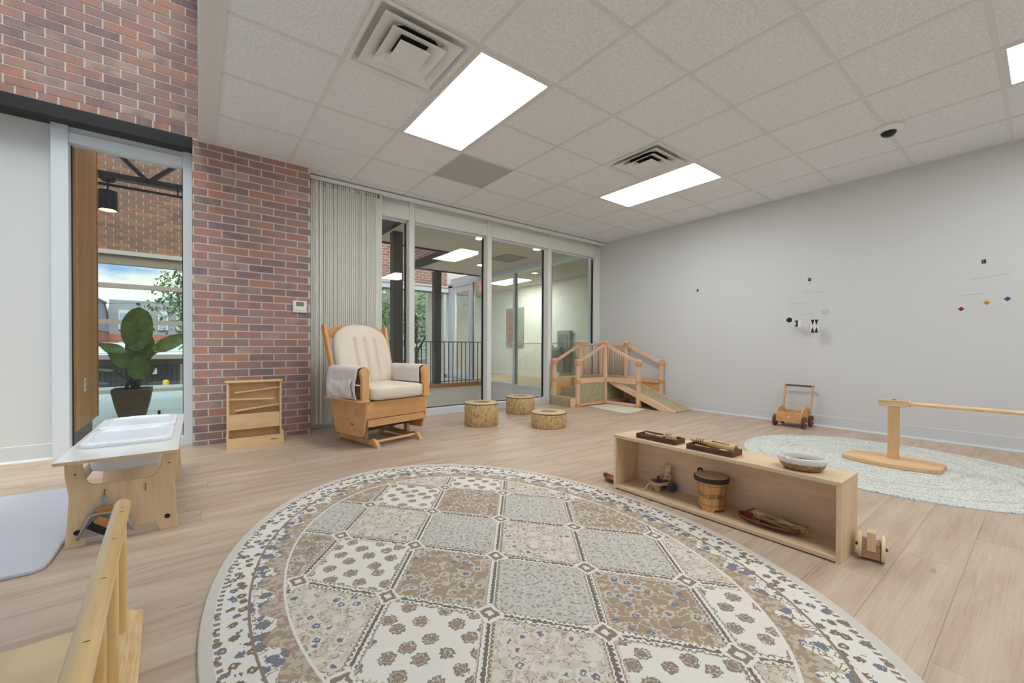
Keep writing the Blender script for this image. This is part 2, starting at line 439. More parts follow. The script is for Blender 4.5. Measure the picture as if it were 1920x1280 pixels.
brick_field(upper, -1.55, .022, 2.722, 3.93, YA, 2.7175, -.06)
xx = -1.55
while xx < 0:
    b_ = min(xx+.0965, .021)
    inst('brick', bmesh_, upper, ((xx+b_)/2, YA+.0014, 2.690), ((b_-xx)/.193, 1, 1.0)); xx += .1068
o = MB().box(XL, -.018, YA-.012, YA+.2, 2.558, 2.657).build('trim_2', steel_m, bevel=.003); struct(o, 'black steel lintel under the high brick wall', 'lintel')

# ---- white panel wall left of the window, its base, and window 1
o = MB().box(XL, -.87, 4.62, 4.86, 0, 2.565).build('wall_panel', wall_m); struct(o, 'white wall panel under the black lintel', 'wall')
o = MB().prism([(4.62, 0), (4.60, 0), (4.612, .014), (4.615, .118), (4.62, .122)], 0, XL, -.872).build('baseboard_left', base_m); struct(o, 'pale vinyl base under the white wall panel', 'baseboard')
def frame_box(parent, name, *a, mat=alu_m, bevel=.003): return MB().box(*a).build(name, mat, parent, bevel=bevel)
w1 = thing('window_1', 'tall aluminium framed window beside the brick pier', 'window', (0, 0, 0)); w1['kind'] = 'structure'
frame_box(w1, 'jamb', -.868, -.775, 4.565, 4.70, 0, 2.56)
frame_box(w1, 'jamb', -.083, -.019, 4.565, 4.70, 0, 2.56)
frame_box(w1, 'head', -.775, -.083, 4.585, 4.70, 2.44, 2.56)
frame_box(w1, 'head_cover', -.775, -.083, 4.572, 4.6, 2.438, 2.515)
frame_box(w1, 'sill', -.775, -.083, 4.565, 4.70, 0, .075)
frame_box(w1, 'gasket', -.775, -.768, 4.655, 4.675, .075, 2.44, mat=gasket_m, bevel=0)
frame_box(w1, 'gasket', -.09, -.083, 4.655, 4.675, .075, 2.44, mat=gasket_m, bevel=0)
MB().box(-.775, -.083, 4.662, 4.668, .075, 2.44).build('pane', glass_m, w1)

# ---- glazed storefront wall
w2 = thing('window_2', 'aluminium storefront glazing of four tall panes beside the blind', 'window', (0, 0, 0)); w2['kind'] = 'structure'
GYP = 4.815
mull = [(.92, .975), (2.074, 2.141), (3.221, 3.290), (4.355, 4.430), (5.505, XB)]
for a, b_ in mull:
    frame_box(w2, 'mullion', a, b_, 4.70, 4.84, 0, 2.62, mat=alu_warm)
    if a > 1: frame_box(w2, 'gasket', a-.012, a+.001, 4.80, 4.83, .1, 2.46, mat=gasket_m, bevel=0)
for i in range(4):
    a, b_ = mull[i][1], mull[i+1][0]
    frame_box(w2, 'head', a, b_, 4.72, 4.84, 2.44, 2.64, mat=alu_warm)
    frame_box(w2, 'head_cover', a+.002, b_-.002, 4.702, 4.75, 2.40, 2.565, mat=alu_warm)
    frame_box(w2, 'head_drip', a+.002, b_-.012, 4.76, 4.80, 2.38, 2.41, mat=alu_m, bevel=.004)
    frame_box(w2, 'sill', a, b_, 4.70, 4.84, 0, .085)
    frame_box(w2, 'gasket', a, b_, 4.80, 4.812, .085, .095, mat=gasket_m, bevel=0)
    MB().box(a, b_, GYP, GYP+.006, .085, 2.46).build('pane', glass_m, w2)
o = MB().box(.92, XB, 4.84, 4.9, 2.6, 2.95).build('wall_head', wall_m); struct(o, 'white wall strip above the storefront glazing', 'wall')

# ---- vertical blind
vb = thing('vertical_blind', 'cream vertical blind drawn open beside the brick pier', 'blind', (.93, 4.62, 0))
MB(vb.location).box(.925, 5.56, 4.585, 4.64, 2.595, 2.632).build('headrail', white_m, vb, bevel=.004)
vane_m, kk, bb2 = newmat('blind_vane'); bb2.inputs['Base Color'].default_value = (*lin((240, 240, 232)), 1); bb2.inputs['Roughness'].default_value = .7
tr_ = kk.n('ShaderNodeBsdfTranslucent'); tr_.inputs[0].default_value = (*lin((240, 240, 228)), 1); mx_ = kk.n('ShaderNodeMixShader'); mx_.inputs[0].default_value = .18
vane_m.node_tree.links.new(bb2.outputs[0], mx_.inputs[1]); vane_m.node_tree.links.new(tr_.outputs[0], mx_.inputs[2]); vane_m.node_tree.links.new(mx_.outputs[0], vane_m.node_tree.nodes['Material Output'].inputs[0])
nv = 36
prof = [(-.0445, 0), (-.022, .005), (0, .0065), (.022, .005), (.0445, 0)]
vv = [(x_, y_, z_) for z_ in (0, 2.532) for x_, y_ in prof]
vme = MB().add(vv, [(i, i+1, 6+i, 5+i) for i in range(4)]).mesh('vane', vane_m, True)
cme = MB().box(-.006, .006, -.004, .004, 0, .045).mesh('carrier', plain('carrier_grey', (120, 120, 118), .5))
for i in range(nv):
    t = i/(nv-1); xv = .955-.93+t*.715
    ang = math.radians(22+random.uniform(-3, 3))
    inst('vane', vme, vb, (xv, random.uniform(-.006, .006), .055), None, (0, 0, ang))
    inst('carrier', cme, vb, (xv, 0, 2.55))
MB(vb.location).tube([(1.690, 4.60, 2.59), (1.692, 4.60, 1.6), (1.690, 4.60, .9)], .0025, 6).build('chain', white_m, vb)

# ================================================================== CEILING FIXTURES
def panel_light(name, X0, Y0, label, grp):
    t = thing(name, label, 'ceiling light', (X0+.305, Y0+.61, HC), 0, grp)
    m = MB()
    for a in ((-.293, .293, -.598, -.573), (-.293, .293, .573, .598), (-.293, -.268, -.573, .573), (.268, .293, -.573, .573)): m.box(*a, -.004, .03)
    m.build('frame', tee_m, t)
    MB().box(-.268, .268, -.573, .573, .004, .02).build('diffuser', lamp_m, t)
    return t
panel_light('ceiling_light', GX[2], GY0+.61, 'glowing flat ceiling panel beside the grey return grille and diffuser', 'ceiling light panels')
panel_light('ceiling_light', GX[6], GY0+.61, 'glowing flat ceiling panel beside the diffuser nearer the wall with mobiles', 'ceiling light panels')
panel_light('ceiling_light', GX[6], GY0-.61*4, 'glowing flat ceiling panel past the dome camera', 'ceiling light panels')
panel_light('ceiling_light', GX[2], GY0-.61*4, 'glowing flat ceiling panel over the patterned rug', 'ceiling light panels')

def diffuser(X0, Y0, label):
    t = thing('ceiling_diffuser', label, 'air vent', (X0+.305, Y0+.305, HC), 0, 'square air diffusers')
    def ring(h0, h1, z0, z1, th=.004):
        m = MB()
        q = lambda h, z: [(-h, -h, z), (h, -h, z), (h, h, z), (-h, h, z)]
        vs = q(h0, z0)+q(h1, z1); m.add(vs, [(i, (i+1) % 4, 4+(i+1) % 4, 4+i) for i in range(4)]); return m
    ring(.297, .272, -.004, -.004).build('flange', vent_m, t, solid=.004)
    ring(.272, .245, -.004, .030).build('pan', vent_m, t, solid=.003)
    ring(.236, .150, -.012, .024).build('cone', vent_m, t, solid=.003, bevel=.004)
    ring(.166, .085, -.016, .022).build('cone', vent_m, t, solid=.003, bevel=.004)
    MB().box(-.094, .094, -.094, .094, -.021, -.016).build('centre_plate', vent_m, t, bevel=.006)
    MB().box(-.248, .248, -.248, .248, .032, .036).build('back_plate', vent_m, t)
    MB().lathe([(.172, .0300), (.002, .0302)], n=40).build('duct', duct_m, t)
    MB().lathe([(.172, .031), (.178, .024), (.184, .031)], n=40, caps=False).build('duct_collar', vent_m, t, smooth=True)
    return t
diffuser(GX[1], GY0+.61, 'square air diffuser with stepped cones nearer the brick light well')
diffuser(GX[5], GY0+.61, 'square air diffuser with stepped cones nearer the wall with mobiles')
t = thing('return_grille', 'flat grey perforated return air panel set in the tile grid', 'air vent', (GX[3]+.305, GY0+.61*3+.305, HC))
MB().box(-.292, .292, -.292, .292, .001, .012).build('panel', grille_m, t)
for xs in (-1, 1):
    MB().box(xs*.292-.005, xs*.292+.005, -.297, .297, -.003, .012).build('edge_trim', grille_m, t)
cap_m = plain('sprinkler_cap', (234, 235, 236), .7)
for (x_, y_), lb in (((1.04, 2.93), 'round concealed sprinkler cover in tile nearer the brick pier'), ((4.654, 2.976), 'round concealed sprinkler cover in tile nearer the wall with mobiles')):
    o = MB((x_, y_, HC)).lathe([(.040, .0045), (.040, .0005), (.036, -.001), (.002, -.001)], (x_, y_, HC), 28).build('sprinkler_cover', cap_m, smooth=True, ang=SA)
    o.location = (x_, y_, HC); tag(o, lb, 'sprinkler cover', 'sprinkler covers')
t = thing('dome_camera', 'small white dome camera with black lens window on ceiling grid', 'camera', (4.448, .80, HC))
MB().lathe([(.094, .001), (.095, -.012), (.075, -.026), (.052, -.032)], n=32).build('housing', white_m, t, smooth=True, ang=SA)
MB().lathe([(.051, -.030), (.047, -.046), (.035, -.060), (.018, -.068), (.001, -.070)], n=32).build('dome', plain('dome_black', (20, 20, 22), .08), t, smooth=True)
MB().cyl((-.028, -.022, -.045), (-.035, -.026, -.053), .012, n=14).build('lens', gasket_m, t)

# ================================================================== RUGS
def rug_mat():
    m, k, b = newmat('patterned_rug')
    x, y, z = k.sep(k.obj())
    wob = k.noise(k.obj(), 60, 2)
    e = k.m('SQRT', k.m('ADD', k.m('POWER', k.m('ABSOLUTE', x), 2.0), k.m('POWER', k.m('ABSOLUTE', k.m('DIVIDE', y, 1.423)), 2.0)))
    jx = k.m('MULTIPLY_ADD', wob, .02, -.01)
    u = k.m('DIVIDE', k.m('ADD', k.m('ADD', x, jx), .244), .46); v = k.m('DIVIDE', k.m('ADD', k.m('ADD', y, jx), .04), .57)
    p = k.m('ADD', k.m('ADD', u, v), 20.5); q = k.m('ADD', k.m('SUBTRACT', u, v), 20.5)
    fp = k.m('SUBTRACT', k.m('FRACT', p), .5); fq = k.m('SUBTRACT', k.m('FRACT', q), .5)
    ap = k.m('ABSOLUTE', fp); aq = k.m('ABSOLUTE', fq)
    d = k.m('SUBTRACT', .5, k.m('MAXIMUM', ap, aq))
    tip = k.m('ADD', ap, aq)
    wn = k.n('ShaderNodeTexWhiteNoise', noise_dimensions='2D')
    k.put(wn.inputs['Vector'], k.comb(k.m('ADD', k.m('FLOOR', p), .5), k.m('ADD', k.m('FLOOR', q), 4.5), 0.0)); rw = wn.outputs['Value']
    odd_p = k.m('MODULO', k.m('FLOOR', p), 2.0); odd_q = k.m('MODULO', k.m('FLOOR', q), 2.0)
    mixed = k.m('ABSOLUTE', k.m('SUBTRACT', odd_p, odd_q))
    r_same = k.m('MULTIPLY_ADD', odd_p, .2, .4); r_mix = k.m('MULTIPLY_ADD', k.m('GREATER_THAN', rw, .6), .7, .12)
    r = k.m('ADD', k.m('MULTIPLY', mixed, r_mix), k.m('MULTIPLY', k.m('SUBTRACT', 1.0, mixed), r_same))
    cream, taupe, brown, beige, slate, greyb = map(lin, ((232, 226, 213), (146, 131, 115), (170, 148, 124), (210, 197, 177), (122, 126, 136), (199, 195, 183)))
    cell = k.ramp(r, [(0, cream), (.3, brown), (.48, beige), (.72, greyb)], 'CONSTANT')
    is_cream = k.m('LESS_THAN', r, .3); is_brown = k.m('MULTIPLY', k.m('GREATER_THAN', r, .3), k.m('LESS_THAN', r, .48))
    is_grey = k.m('GREATER_THAN', r, .72)
    # flower heads
    co = k.vm('ADD', k.obj(), k.comb(k.m('MULTIPLY', rw, 3.1), k.m('MULTIPLY', rw, 1.7), 0.0))
    vine = k.m('LESS_THAN', k.m('ABSOLUTE', k.m('SUBTRACT', k.noise(co, 24, 2), .5)), .022); vine2 = k.m('LESS_THAN', k.m('ABSOLUTE', k.m('SUBTRACT', k.noise(co, 38, 1), .52)), .03)
    va = k.vor(co, 13, .35); loc = k.vm('SUBTRACT', k.vm('MULTIPLY', co, (13, 13, 13)), va.outputs['Position'])
    d1 = va.outputs['Distance']
    petal = k.m('MULTIPLY_ADD', k.noise(co, 95, 1), .34, k.m('SUBTRACT', d1, .17))
    fl1 = k.m('LESS_THAN', petal, .33); core = k.m('LESS_THAN', petal, .12); ringm = k.m('MULTIPLY', k.m('GREATER_THAN', petal, .2), k.m('LESS_THAN', petal, .24))
    vb_ = k.vor(co, 20, .8); d2 = k.m('MULTIPLY_ADD', k.noise(co, 120, 1), .4, k.m('SUBTRACT', vb_.outputs['Distance'], .2))
    fl2 = k.m('LESS_THAN', d2, .42); fl3 = k.m('MULTIPLY', k.m('LESS_THAN', d2, .24), k.m('GREATER_THAN', d2, .10))
    col = cell
    # cream cells: taupe blossoms
    c1 = k.mix(fl1, cream, taupe); c1 = k.mix(ringm, c1, beige); c1 = k.mix(core, c1, brown)
    # brown cells: pale tracery
    c2 = k.mix(vine, brown, lin((205, 196, 178))); c2 = k.mix(k.m('MULTIPLY', fl2, k.m('GREATER_THAN', k.noise(co, 12, 1), .46)), c2, lin((205, 196, 178))); c2 = k.mix(fl3, c2, slate)
    # beige cells: sparse slate and pale figures
    c3 = k.mix(vine2, beige, lin((168, 152, 132))); c3 = k.mix(vine, c3, lin((226, 219, 205))); c3 = k.mix(fl2, c3, lin((222, 214, 198))); c3 = k.mix(k.m('MULTIPLY', fl3, k.m('GREATER_THAN', k.noise(co, 9, 1), .48)), c3, slate)
    # trellis cells
    tl = k.m('MINIMUM', k.m('ABSOLUTE', k.m('SUBTRACT', k.m('FRACT', k.m('MULTIPLY', p, 8.0)), .5)), k.m('ABSOLUTE', k.m('SUBTRACT', k.m('FRACT', k.m('MULTIPLY', q, 8.0)), .5)))
    c4 = k.mix(k.m('LESS_THAN', k.m('MULTIPLY_ADD', k.noise(co, 130, 1), .3, k.m('SUBTRACT', tl, .15)), .09), greyb, lin((212, 206, 193)))
    c4 = k.mix(k.m('GREATER_THAN', k.noise(co, 75, 2), .58), c4, lin((160, 152, 140)))
    col = k.mix(is_cream, c3, c1); col = k.mix(is_brown, col, c2); col = k.mix(is_grey, col, c4)
    # cell frames
    zig = k.m('MULTIPLY', k.m('ADD', k.m('SINE', k.m('MULTIPLY', p, 130.0)), k.m('SINE', k.m('MULTIPLY', q, 130.0))), .006)
    dz = k.m('ADD', d, zig)
    col = k.mix(k.m('LESS_THAN', dz, .066), col, beige)
    col = k.mix(k.m('MULTIPLY', k.m('LESS_THAN', dz, .052), k.m('GREATER_THAN', dz, .038)), col, taupe)
    col = k.mix(k.m('LESS_THAN', dz, .038), col, cream)
    col = k.mix(k.m('LESS_THAN', dz, .017), col, lin((122, 114, 106)))
    tm = k.m('GREATER_THAN', tip, .86)
    col = k.mix(tm, col, cream); col = k.mix(k.m('MULTIPLY', k.m('GREATER_THAN', tip, .90), k.m('LESS_THAN', tip, .955)), col, taupe)
    # borders following the oval
    ang = k.m('ARCTAN2', k.m('DIVIDE', y, 1.423), x)
    sc_ = k.m('MULTIPLY_ADD', k.m('SINE', k.m('MULTIPLY', ang, 44.0)), .026, .822)
    bb_ = k.mix(k.m('GREATER_THAN', k.noise(co, 55, 2), .50), brown, lin((194, 180, 160)))
    bc = k.mix(vine2, cream, taupe); bc = k.mix(fl2, bc, slate); bc = k.mix(fl3, bc, taupe)
    band2 = k.mix(k.m('GREATER_THAN', e, sc_), bb_, bc)
    col = k.mix(k.m('GREATER_THAN', e, .765), col, band2)
    vo = k.vor(k.vm('ADD', k.obj(), (3.3, 1.7, 0.0)), 24, .7); d5 = k.m('MULTIPLY_ADD', k.noise(k.obj(), 110, 1), .45, k.m('SUBTRACT', vo.outputs['Distance'], .22))
    cellr = k.sep(vo.outputs['Color'])[0]
    dk = k.mix(k.m('GREATER_THAN', cellr, .68), lin((134, 116, 98)), slate)
    b1 = k.mix(k.m('LESS_THAN', d5, .36), cream, dk); b1 = k.mix(k.m('LESS_THAN', d5, .10), b1, beige)
    col = k.mix(k.m('GREATER_THAN', e, .872), col, b1)
    col = k.mix(k.m('MULTIPLY', k.m('GREATER_THAN', e, .868), k.m('LESS_THAN', e, .876)), col, taupe)
    col = k.mix(k.m('MULTIPLY', k.m('GREATER_THAN', e, .763), k.m('LESS_THAN', e, .771)), col, cream)
    dots = k.m('GREATER_THAN', k.m('SINE', k.m('MULTIPLY', ang, 300.0)), -.1)
    col = k.mix(k.m('MULTIPLY', k.m('MULTIPLY', k.m('GREATER_THAN', e, .948), k.m('LESS_THAN', e, .963)), dots), col, taupe)
    col = k.mix(k.m('GREATER_THAN', e, .966), col, lin((212, 206, 194)))
    fz = k.noise(k.obj(), 420, 2)
    col = k.mix(k.m('MULTIPLY', k.m('SUBTRACT', fz, .3), .35, clamp=True), col, lin((150, 140, 126)))
    k.put(b.inputs['Base Color'], col); b.inputs['Roughness'].default_value = .95; b.inputs['Specular IOR Level'].default_value = .08
    k.put(b.inputs['Normal'], k.bump(fz, .4, .004)); return m
def oval(name, c, sa, sb, rot, th, mat, edge=.006):
    n = 160; m = MB()
    rings = [(1.0, 0), (1.0, th*.6), (1-edge*.5, th*.95), (1-edge*1.6, th)]
    vs = []
    for s_, z_ in rings:
        for i in range(n):
            t = 2*PI*i/n; vs.append((sa*s_*math.cos(t), sb*s_*math.sin(t), z_))
    fs = []
    for j in range(len(rings)-1):
        for i in range(n): fs.append((j*n+i, j*n+(i+1) % n, (j+1)*n+(i+1) % n, (j+1)*n+i))
    fs += [tuple(range(n-1, -1, -1)), tuple(range(3*n, 4*n))]
    m.add(vs, fs); o = m.build(name, mat, smooth=True, ang=SA); o.location = (c[0], c[1], 0); o.rotation_euler = (0, 0, rot); return o
o = oval('patterned_rug', (1.003, 1.414), 1.001, 1.423, 0, .011, rug_mat()); tag(o, 'large oval rug with taupe, cream and slate panel pattern', 'rug')
def braid_mat():
    m, k, b = newmat('braided_rug')
    x, y, z = k.sep(k.obj())
    e = k.m('SQRT', k.m('ADD', k.m('POWER', k.m('ABSOLUTE', k.m('DIVIDE', x, .98)), 2.0), k.m('POWER', k.m('ABSOLUTE', k.m('DIVIDE', y, .8556)), 2.0)))
    ring = k.m('SINE', k.m('MULTIPLY', e, 240.0))
    ang = k.m('ARCTAN2', y, x)
    tw = k.noise(k.comb(k.m('MULTIPLY', ang, 40.0), k.m('MULTIPLY', e, 40.0), 0.0), 1.0, 3)
    fleck = k.noise(k.obj(), 110, 2); big = k.noise(k.comb(k.m('MULTIPLY', ang, 2.0), k.m('MULTIPLY', e, 22.0), 0.0), 1.0, 2)
    c = k.ramp(fleck, [(.34, lin((150, 155, 146))), (.43, lin((208, 210, 200))), (.6, lin((228, 228, 219)))])
    c = k.mix(k.m('MULTIPLY', k.m('GREATER_THAN', k.m('MULTIPLY', tw, big), .30), .45), c, lin((150, 156, 152)))
    k.put(b.inputs['Base Color'], c); b.inputs['Roughness'].default_value = .95; b.inputs['Specular IOR Level'].default_value = .08
    k.put(b.inputs['Normal'], k.bump(k.m('MULTIPLY_ADD', tw, 1.0, k.m('MULTIPLY', ring, .5)), .7, .006)); return m
o = oval('braided_rug', (4.157, .761), .98, .8556, math.atan2(.896, .443), .010, braid_mat()); tag(o, 'round braided off-white rug with grey green flecks', 'rug')

# ================================================================== LOW SHELF AND ITS TOYS
SX0, SX1, SY0, SY1, SH = 2.07, 2.30, .50, 1.63, .333
t = thing('toy_shelf', 'low open birch plywood shelf standing between the two rugs', 'shelf', (SX0, SY0, 0)); L_ = t.location
MB(L_).box(SX0, SX1, SY0, SY1, SH-.018, SH).build('top_panel', birch_y, t, bevel=.0015)
MB(L_).box(SX0, SX1, SY0+.018, SY1-.018, .006, .024).build('bottom_panel', birch_y, t, bevel=.0015)
MB(L_).box(SX0, SX1, SY0, SY0+.018, 0, SH-.018).build('side_panel', birch, t, bevel=.0015)
MB(L_).box(SX0, SX1, SY1-.018, SY1, 0, SH-.018).build('side_panel', birch, t, bevel=.0015)
MB(L_).box(SX1-.010, SX1-.002, SY0+.018, SY1-.018, .024, SH-.018).build('back_panel', wood('back_ply', (230, 196, 162), (214, 174, 138), axis=1, scale=6, stretch=7), t)
# trays
def tray(name, x0, x1, y0, y1, z0, hgt, label, mat, rz=0):
    t = thing(name, label, 'tray', ((x0+x1)/2, (y0+y1)/2, z0), rz, 'walnut trays on the shelf'); a, b_ = (x1-x0)/2, (y1-y0)/2
    MB().box(-a, a, -b_, b_, 0, .005).build('base', mat, t)
    MB().box(-a, -a+.007, -b_, b_, .005, hgt).build('side', mat, t, bevel=.001); MB().box(a-.007, a, -b_, b_, .005, hgt).build('side', mat, t, bevel=.001)
    MB().box(-a+.007, a-.007, -b_, -b_+.007, .005, hgt).build('end', mat, t, bevel=.001); MB().box(-a+.007, a-.007, b_-.007, b_, .005, hgt).build('end', mat, t, bevel=.001)
    return t
tray('wooden_tray', 2.108, 2.215, 1.245, 1.495, SH, .028, 'walnut tray holding the striped bell clapper', walnut)
tray('wooden_tray', 2.096, 2.205, .935, 1.172, SH, .028, 'walnut tray holding the slotted tone block and mallet', walnut)
t = thing('bell_clapper', 'pale wooden handled clapper with metal bell in walnut tray', 'rattle', (2.16, 1.37, SH+.005), math.radians(-4))
MB().tube([(0, .10, .018), (0, .05, .016), (0, 0, .016), (0, -.03, .018)], [.008, .0085, .008, .010], 12).build('handle', bamboo, t, smooth=True)
for i in range(4): MB().cyl((0, .052-.009*i, .016), (0, .049-.009*i, .016), .0093, n=12).build('stripe', black_m, t)
MB().sell((0, -.065, .021), (.019, .04, .019), (.6, .5)).build('head', bamboo, t, smooth=True)
MB().cyl((.0, -.062, .038), (.0, -.062, .046), .019, n=20).build('bell', plain('bell_steel', (200, 205, 205), .2, metal=.9), t, bevel=.002)
MB().cyl((-.02, -.045, .02), (-.022, -.045, .02), .008, n=14).build('dot', walnut, t)
t = thing('tone_block', 'slotted bamboo tone block with ringed handle lying in walnut tray', 'tone block', (2.162, 1.06, SH+.005), math.radians(-3))
MB().tube([(0, .125, .036), (0, .09, .034), (0, .05, .032), (0, .03, .031)], [.010, .014, .012, .014], 14).build('handle', bamboo, t, smooth=True)
for i in range(4): MB().cyl((0, .088-.011*i, .034), (0, .085-.011*i, .034), .0145-.0004*i, n=14).build('ring', walnut, t)
MB().tube([(0, .03, .031), (0, .02, .030), (0, -.09, .026), (0, -.115, .026)], [.014, .021, .024, .024], 20).build('barrel', bamboo, t, smooth=True, ang=SA)
MB().cyl((0, -.1155, .026), (0, -.117, .026), .016, n=18).build('bore', plain('bore_dark', (120, 84, 50), .8), t)
MB().bar((-.012, .0, .048), (-.012, -.09, .0465), .004, .004).build('slot', walnut, t)
t = thing('mallet', 'small pale wooden mallet beside the tone block', 'mallet', (2.12, 1.05, SH+.005), math.radians(2))
MB().tube([(0, .085, .02), (0, 0, .014), (0, -.045, .011)], .0045, 10).build('stick', bamboo, t, smooth=True)
MB().sell((0, -.06, .012), (.011, .022, .011), (.8, .8), 16, 10).build('head', birch, t, smooth=True)
# basket
t = thing('basket', 'small oval seagrass basket with white rim on shelf top', 'basket', (2.165, .665, SH), math.radians(20))
gm, kk, bb2 = newmat('seagrass'); zz = kk.sep(kk.obj())
nn = kk.noise(kk.vm('MULTIPLY', kk.obj(), (60., 60., 260.)), 1.0, 3)
kk.put(bb2.inputs['Base Color'], kk.ramp(nn, [(.3, lin((104, 76, 48))), (.5, lin((164, 128, 88))), (.7, lin((196, 162, 116)))])); bb2.inputs['Roughness'].default_value = .9
kk.put(bb2.inputs['Normal'], kk.bump(nn, .8, .006))
MB().lathe([(.05, 0), (.062, .004), (.073, .018), (.079, .034), (.076, .034), (.068, .018), (.055, .008), (.001, .006)], n=40, sx=.95, sy=1.12).build('body', gm, t, smooth=True)
MB().lathe([(.079, .033), (.083, .045), (.084, .058), (.080, .060), (.077, .046), (.075, .033)], n=40, sx=.95, sy=1.12, caps=False).build('rim', plain('white_rope', (232, 230, 224), .9, bump=(160, .8, .006)), t, smooth=True)
# drum
def drum_body_mat():
    m, k, b = newmat('drum_staves')
    x, y, z = k.sep(k.obj()); ang = k.m('ARCTAN2', y, x)
    st = k.m('FRACT', k.m('MULTIPLY', ang, 18/(2*PI)))
    wn = k.n('ShaderNodeTexWhiteNoise', noise_dimensions='1D'); k.put(wn.inputs['W'], k.m('FLOOR', k.m('MULTIPLY_ADD', ang, 18/(2*PI), 40.5)))
    n = k.noise(k.vm('MULTIPLY', k.obj(), (70., 70., 10.)), 1.0, 3)
    c = k.ramp(k.m('MULTIPLY_ADD', wn.outputs[0], .5, k.m('MULTIPLY', n, .5)), [(.2, lin((178, 118, 66))), (.5, lin((214, 158, 96))), (.8, lin((232, 188, 128)))])
    # burnt swirl band
    zz = k.m('ADD', z, k.m('MULTIPLY', k.m('SINE', k.m('MULTIPLY', ang, 5.0)), .004))
    v = k.vor(k.comb(k.m('MULTIPLY', ang, .076), zz, 0.0), 44, .12)
    rg = k.m('FRACT', k.m('MULTIPLY', v.outputs['Distance'], 4.2)); inb = k.m('MULTIPLY', k.m('GREATER_THAN', zz, .068), k.m('LESS_THAN', zz, .092))
    ink = k.m('MULTIPLY', inb, k.m('MULTIPLY', k.m('LESS_THAN', rg, .55), k.m('LESS_THAN', v.outputs['Distance'], .52)))
    c = k.mix(ink, c, lin((52, 34, 26)))
    for h_ in (.030, .135): c = k.mix(k.m('LESS_THAN', k.m('ABSOLUTE', k.m('SUBTRACT', z, h_)), .0012), c, lin((120, 74, 40)))
    k.put(b.inputs['Base Color'], c); b.inputs['Roughness'].default_value = .4; return m
t = thing('hand_drum', 'wooden stave hand drum with dark band and tan skin in shelf', 'drum', (2.175, 1.075, .024), .5)
nn_ = 48; pts = []
prof = [(.062, 0), (.060, .03), (.062, .07), (.069, .11), (.079, .155), (.080, .165)]
vs = []
for j, (r_, z_) in enumerate(prof):
    for i in range(nn_):
        th = 2*PI*i/nn_; zz_ = z_
        if j == 0: zz_ = .012 if (math.cos(3*th+.9) > .1) else 0.0
        vs.append((r_*math.cos(th), r_*math.sin(th), zz_))
MB().add(vs, [(j*nn_+i, j*nn_+(i+1) % nn_, (j+1)*nn_+(i+1) % nn_, (j+1)*nn_+i) for j in range(5) for i in range(nn_)]).build('shell', drum_body_mat(), t, smooth=True)
MB().lathe([(.080, .150), (.0845, .151), (.0845, .172), (.081, .175)], n=48, caps=False).build('band', plain('drum_band', (58, 42, 36), .7), t, smooth=True, ang=SA)
MB().lathe([(.082, .173), (.078, .176), (.001, .1765)], n=48).build('skin', plain('drum_skin', (208, 182, 146), .6), t, smooth=True)
MB().tube([(.060, .058, .17), (.066, .062, .186), (.072, .046, .186), (.068, .042, .17)], .006, 8).build('loop', black_m, t, smooth=True)
# xylophone pull toy
t = thing('xylophone_toy', 'pull along xylophone toy with coloured bars and bear figure in shelf', 'toy', (2.205, 1.395, .024), math.radians(-28))
MB().lathe([(.058, .040), (.062, .044), (.062, .052), (.058, .055), (.001, .055)], n=36, sx=1.05, sy=.78).build('deck', birch, t, smooth=True, ang=SA)
for i, c in enumerate(((150, 28, 44), (150, 28, 44), (58, 50, 140), (44, 92, 170), (60, 140, 190), (40, 110, 110), (30, 84, 70))):
    MB().box(-.040+i*.012, -.030+i*.012, -.034+i*.0015, .034-i*.0015, .056, .060).build('bar', plain('bar_%d' % i, c, .25, metal=.4), t, bevel=.001)
for s_ in (-1, 1):
    MB().cyl((.052, s_*.040, .030), (.052, s_*.052, .030), .030, n=24).build('wheel', plain('toy_wheel', (74, 84, 88), .5), t, bevel=.003)
    MB().cyl((-.030, s_*.020, .016), (-.030, s_*.028, .016), .016, n=18).build('front_wheel', birch, t)
MB().cyl((.052, -.04, .030), (.052, .04, .030), .005, n=10).build('axle', birch, t)
MB().box(-.034, -.026, -.02, .02, .012, .042).build('front_block', birch, t)
MB().sell((.05, 0, .080), (.020, .022, .028), (.8, .9), 20, 12).build('bear_body', birch, t, smooth=True)
hd = MB().sell((.048, 0, .124), (.024, .025, .023), (1, 1), 24, 14).build('bear_head', birch_x, t, smooth=True)
for s_ in (-1, 1):
    MB().sell((.052, s_*.020, .145), (.006, .010, .010), (1, 1), 12, 8).build('ear', birch_x, hd, smooth=True)
    MB().sell((.0255, s_*.009, .128), (.0025, .003, .003), (1, 1), 8, 6).build('eye', black_m, hd, smooth=True)
    MB().tube([(.04, s_*.018, .088), (.02, s_*.028, .078), (.0, s_*.020, .074)], .005, 8).build('arm', birch, t, smooth=True)
    MB().sell((-.002, s_*.018, .072), (.009, .009, .009), (1, 1), 12, 8).build('mallet_knob', plain('knob_red', (176, 24, 50), .3), t, smooth=True)
MB().tube([(-.062, 0, .046), (-.082, .004, .030), (-.088, .01, .004), (-.100, .03, .004), (-.090, .055, .004), (-.070, .050, .004), (-.060, .028, .004)], .0032, 7).build('pull_cord', plain('cord_cream', (232, 220, 190), .8), t, smooth=True)
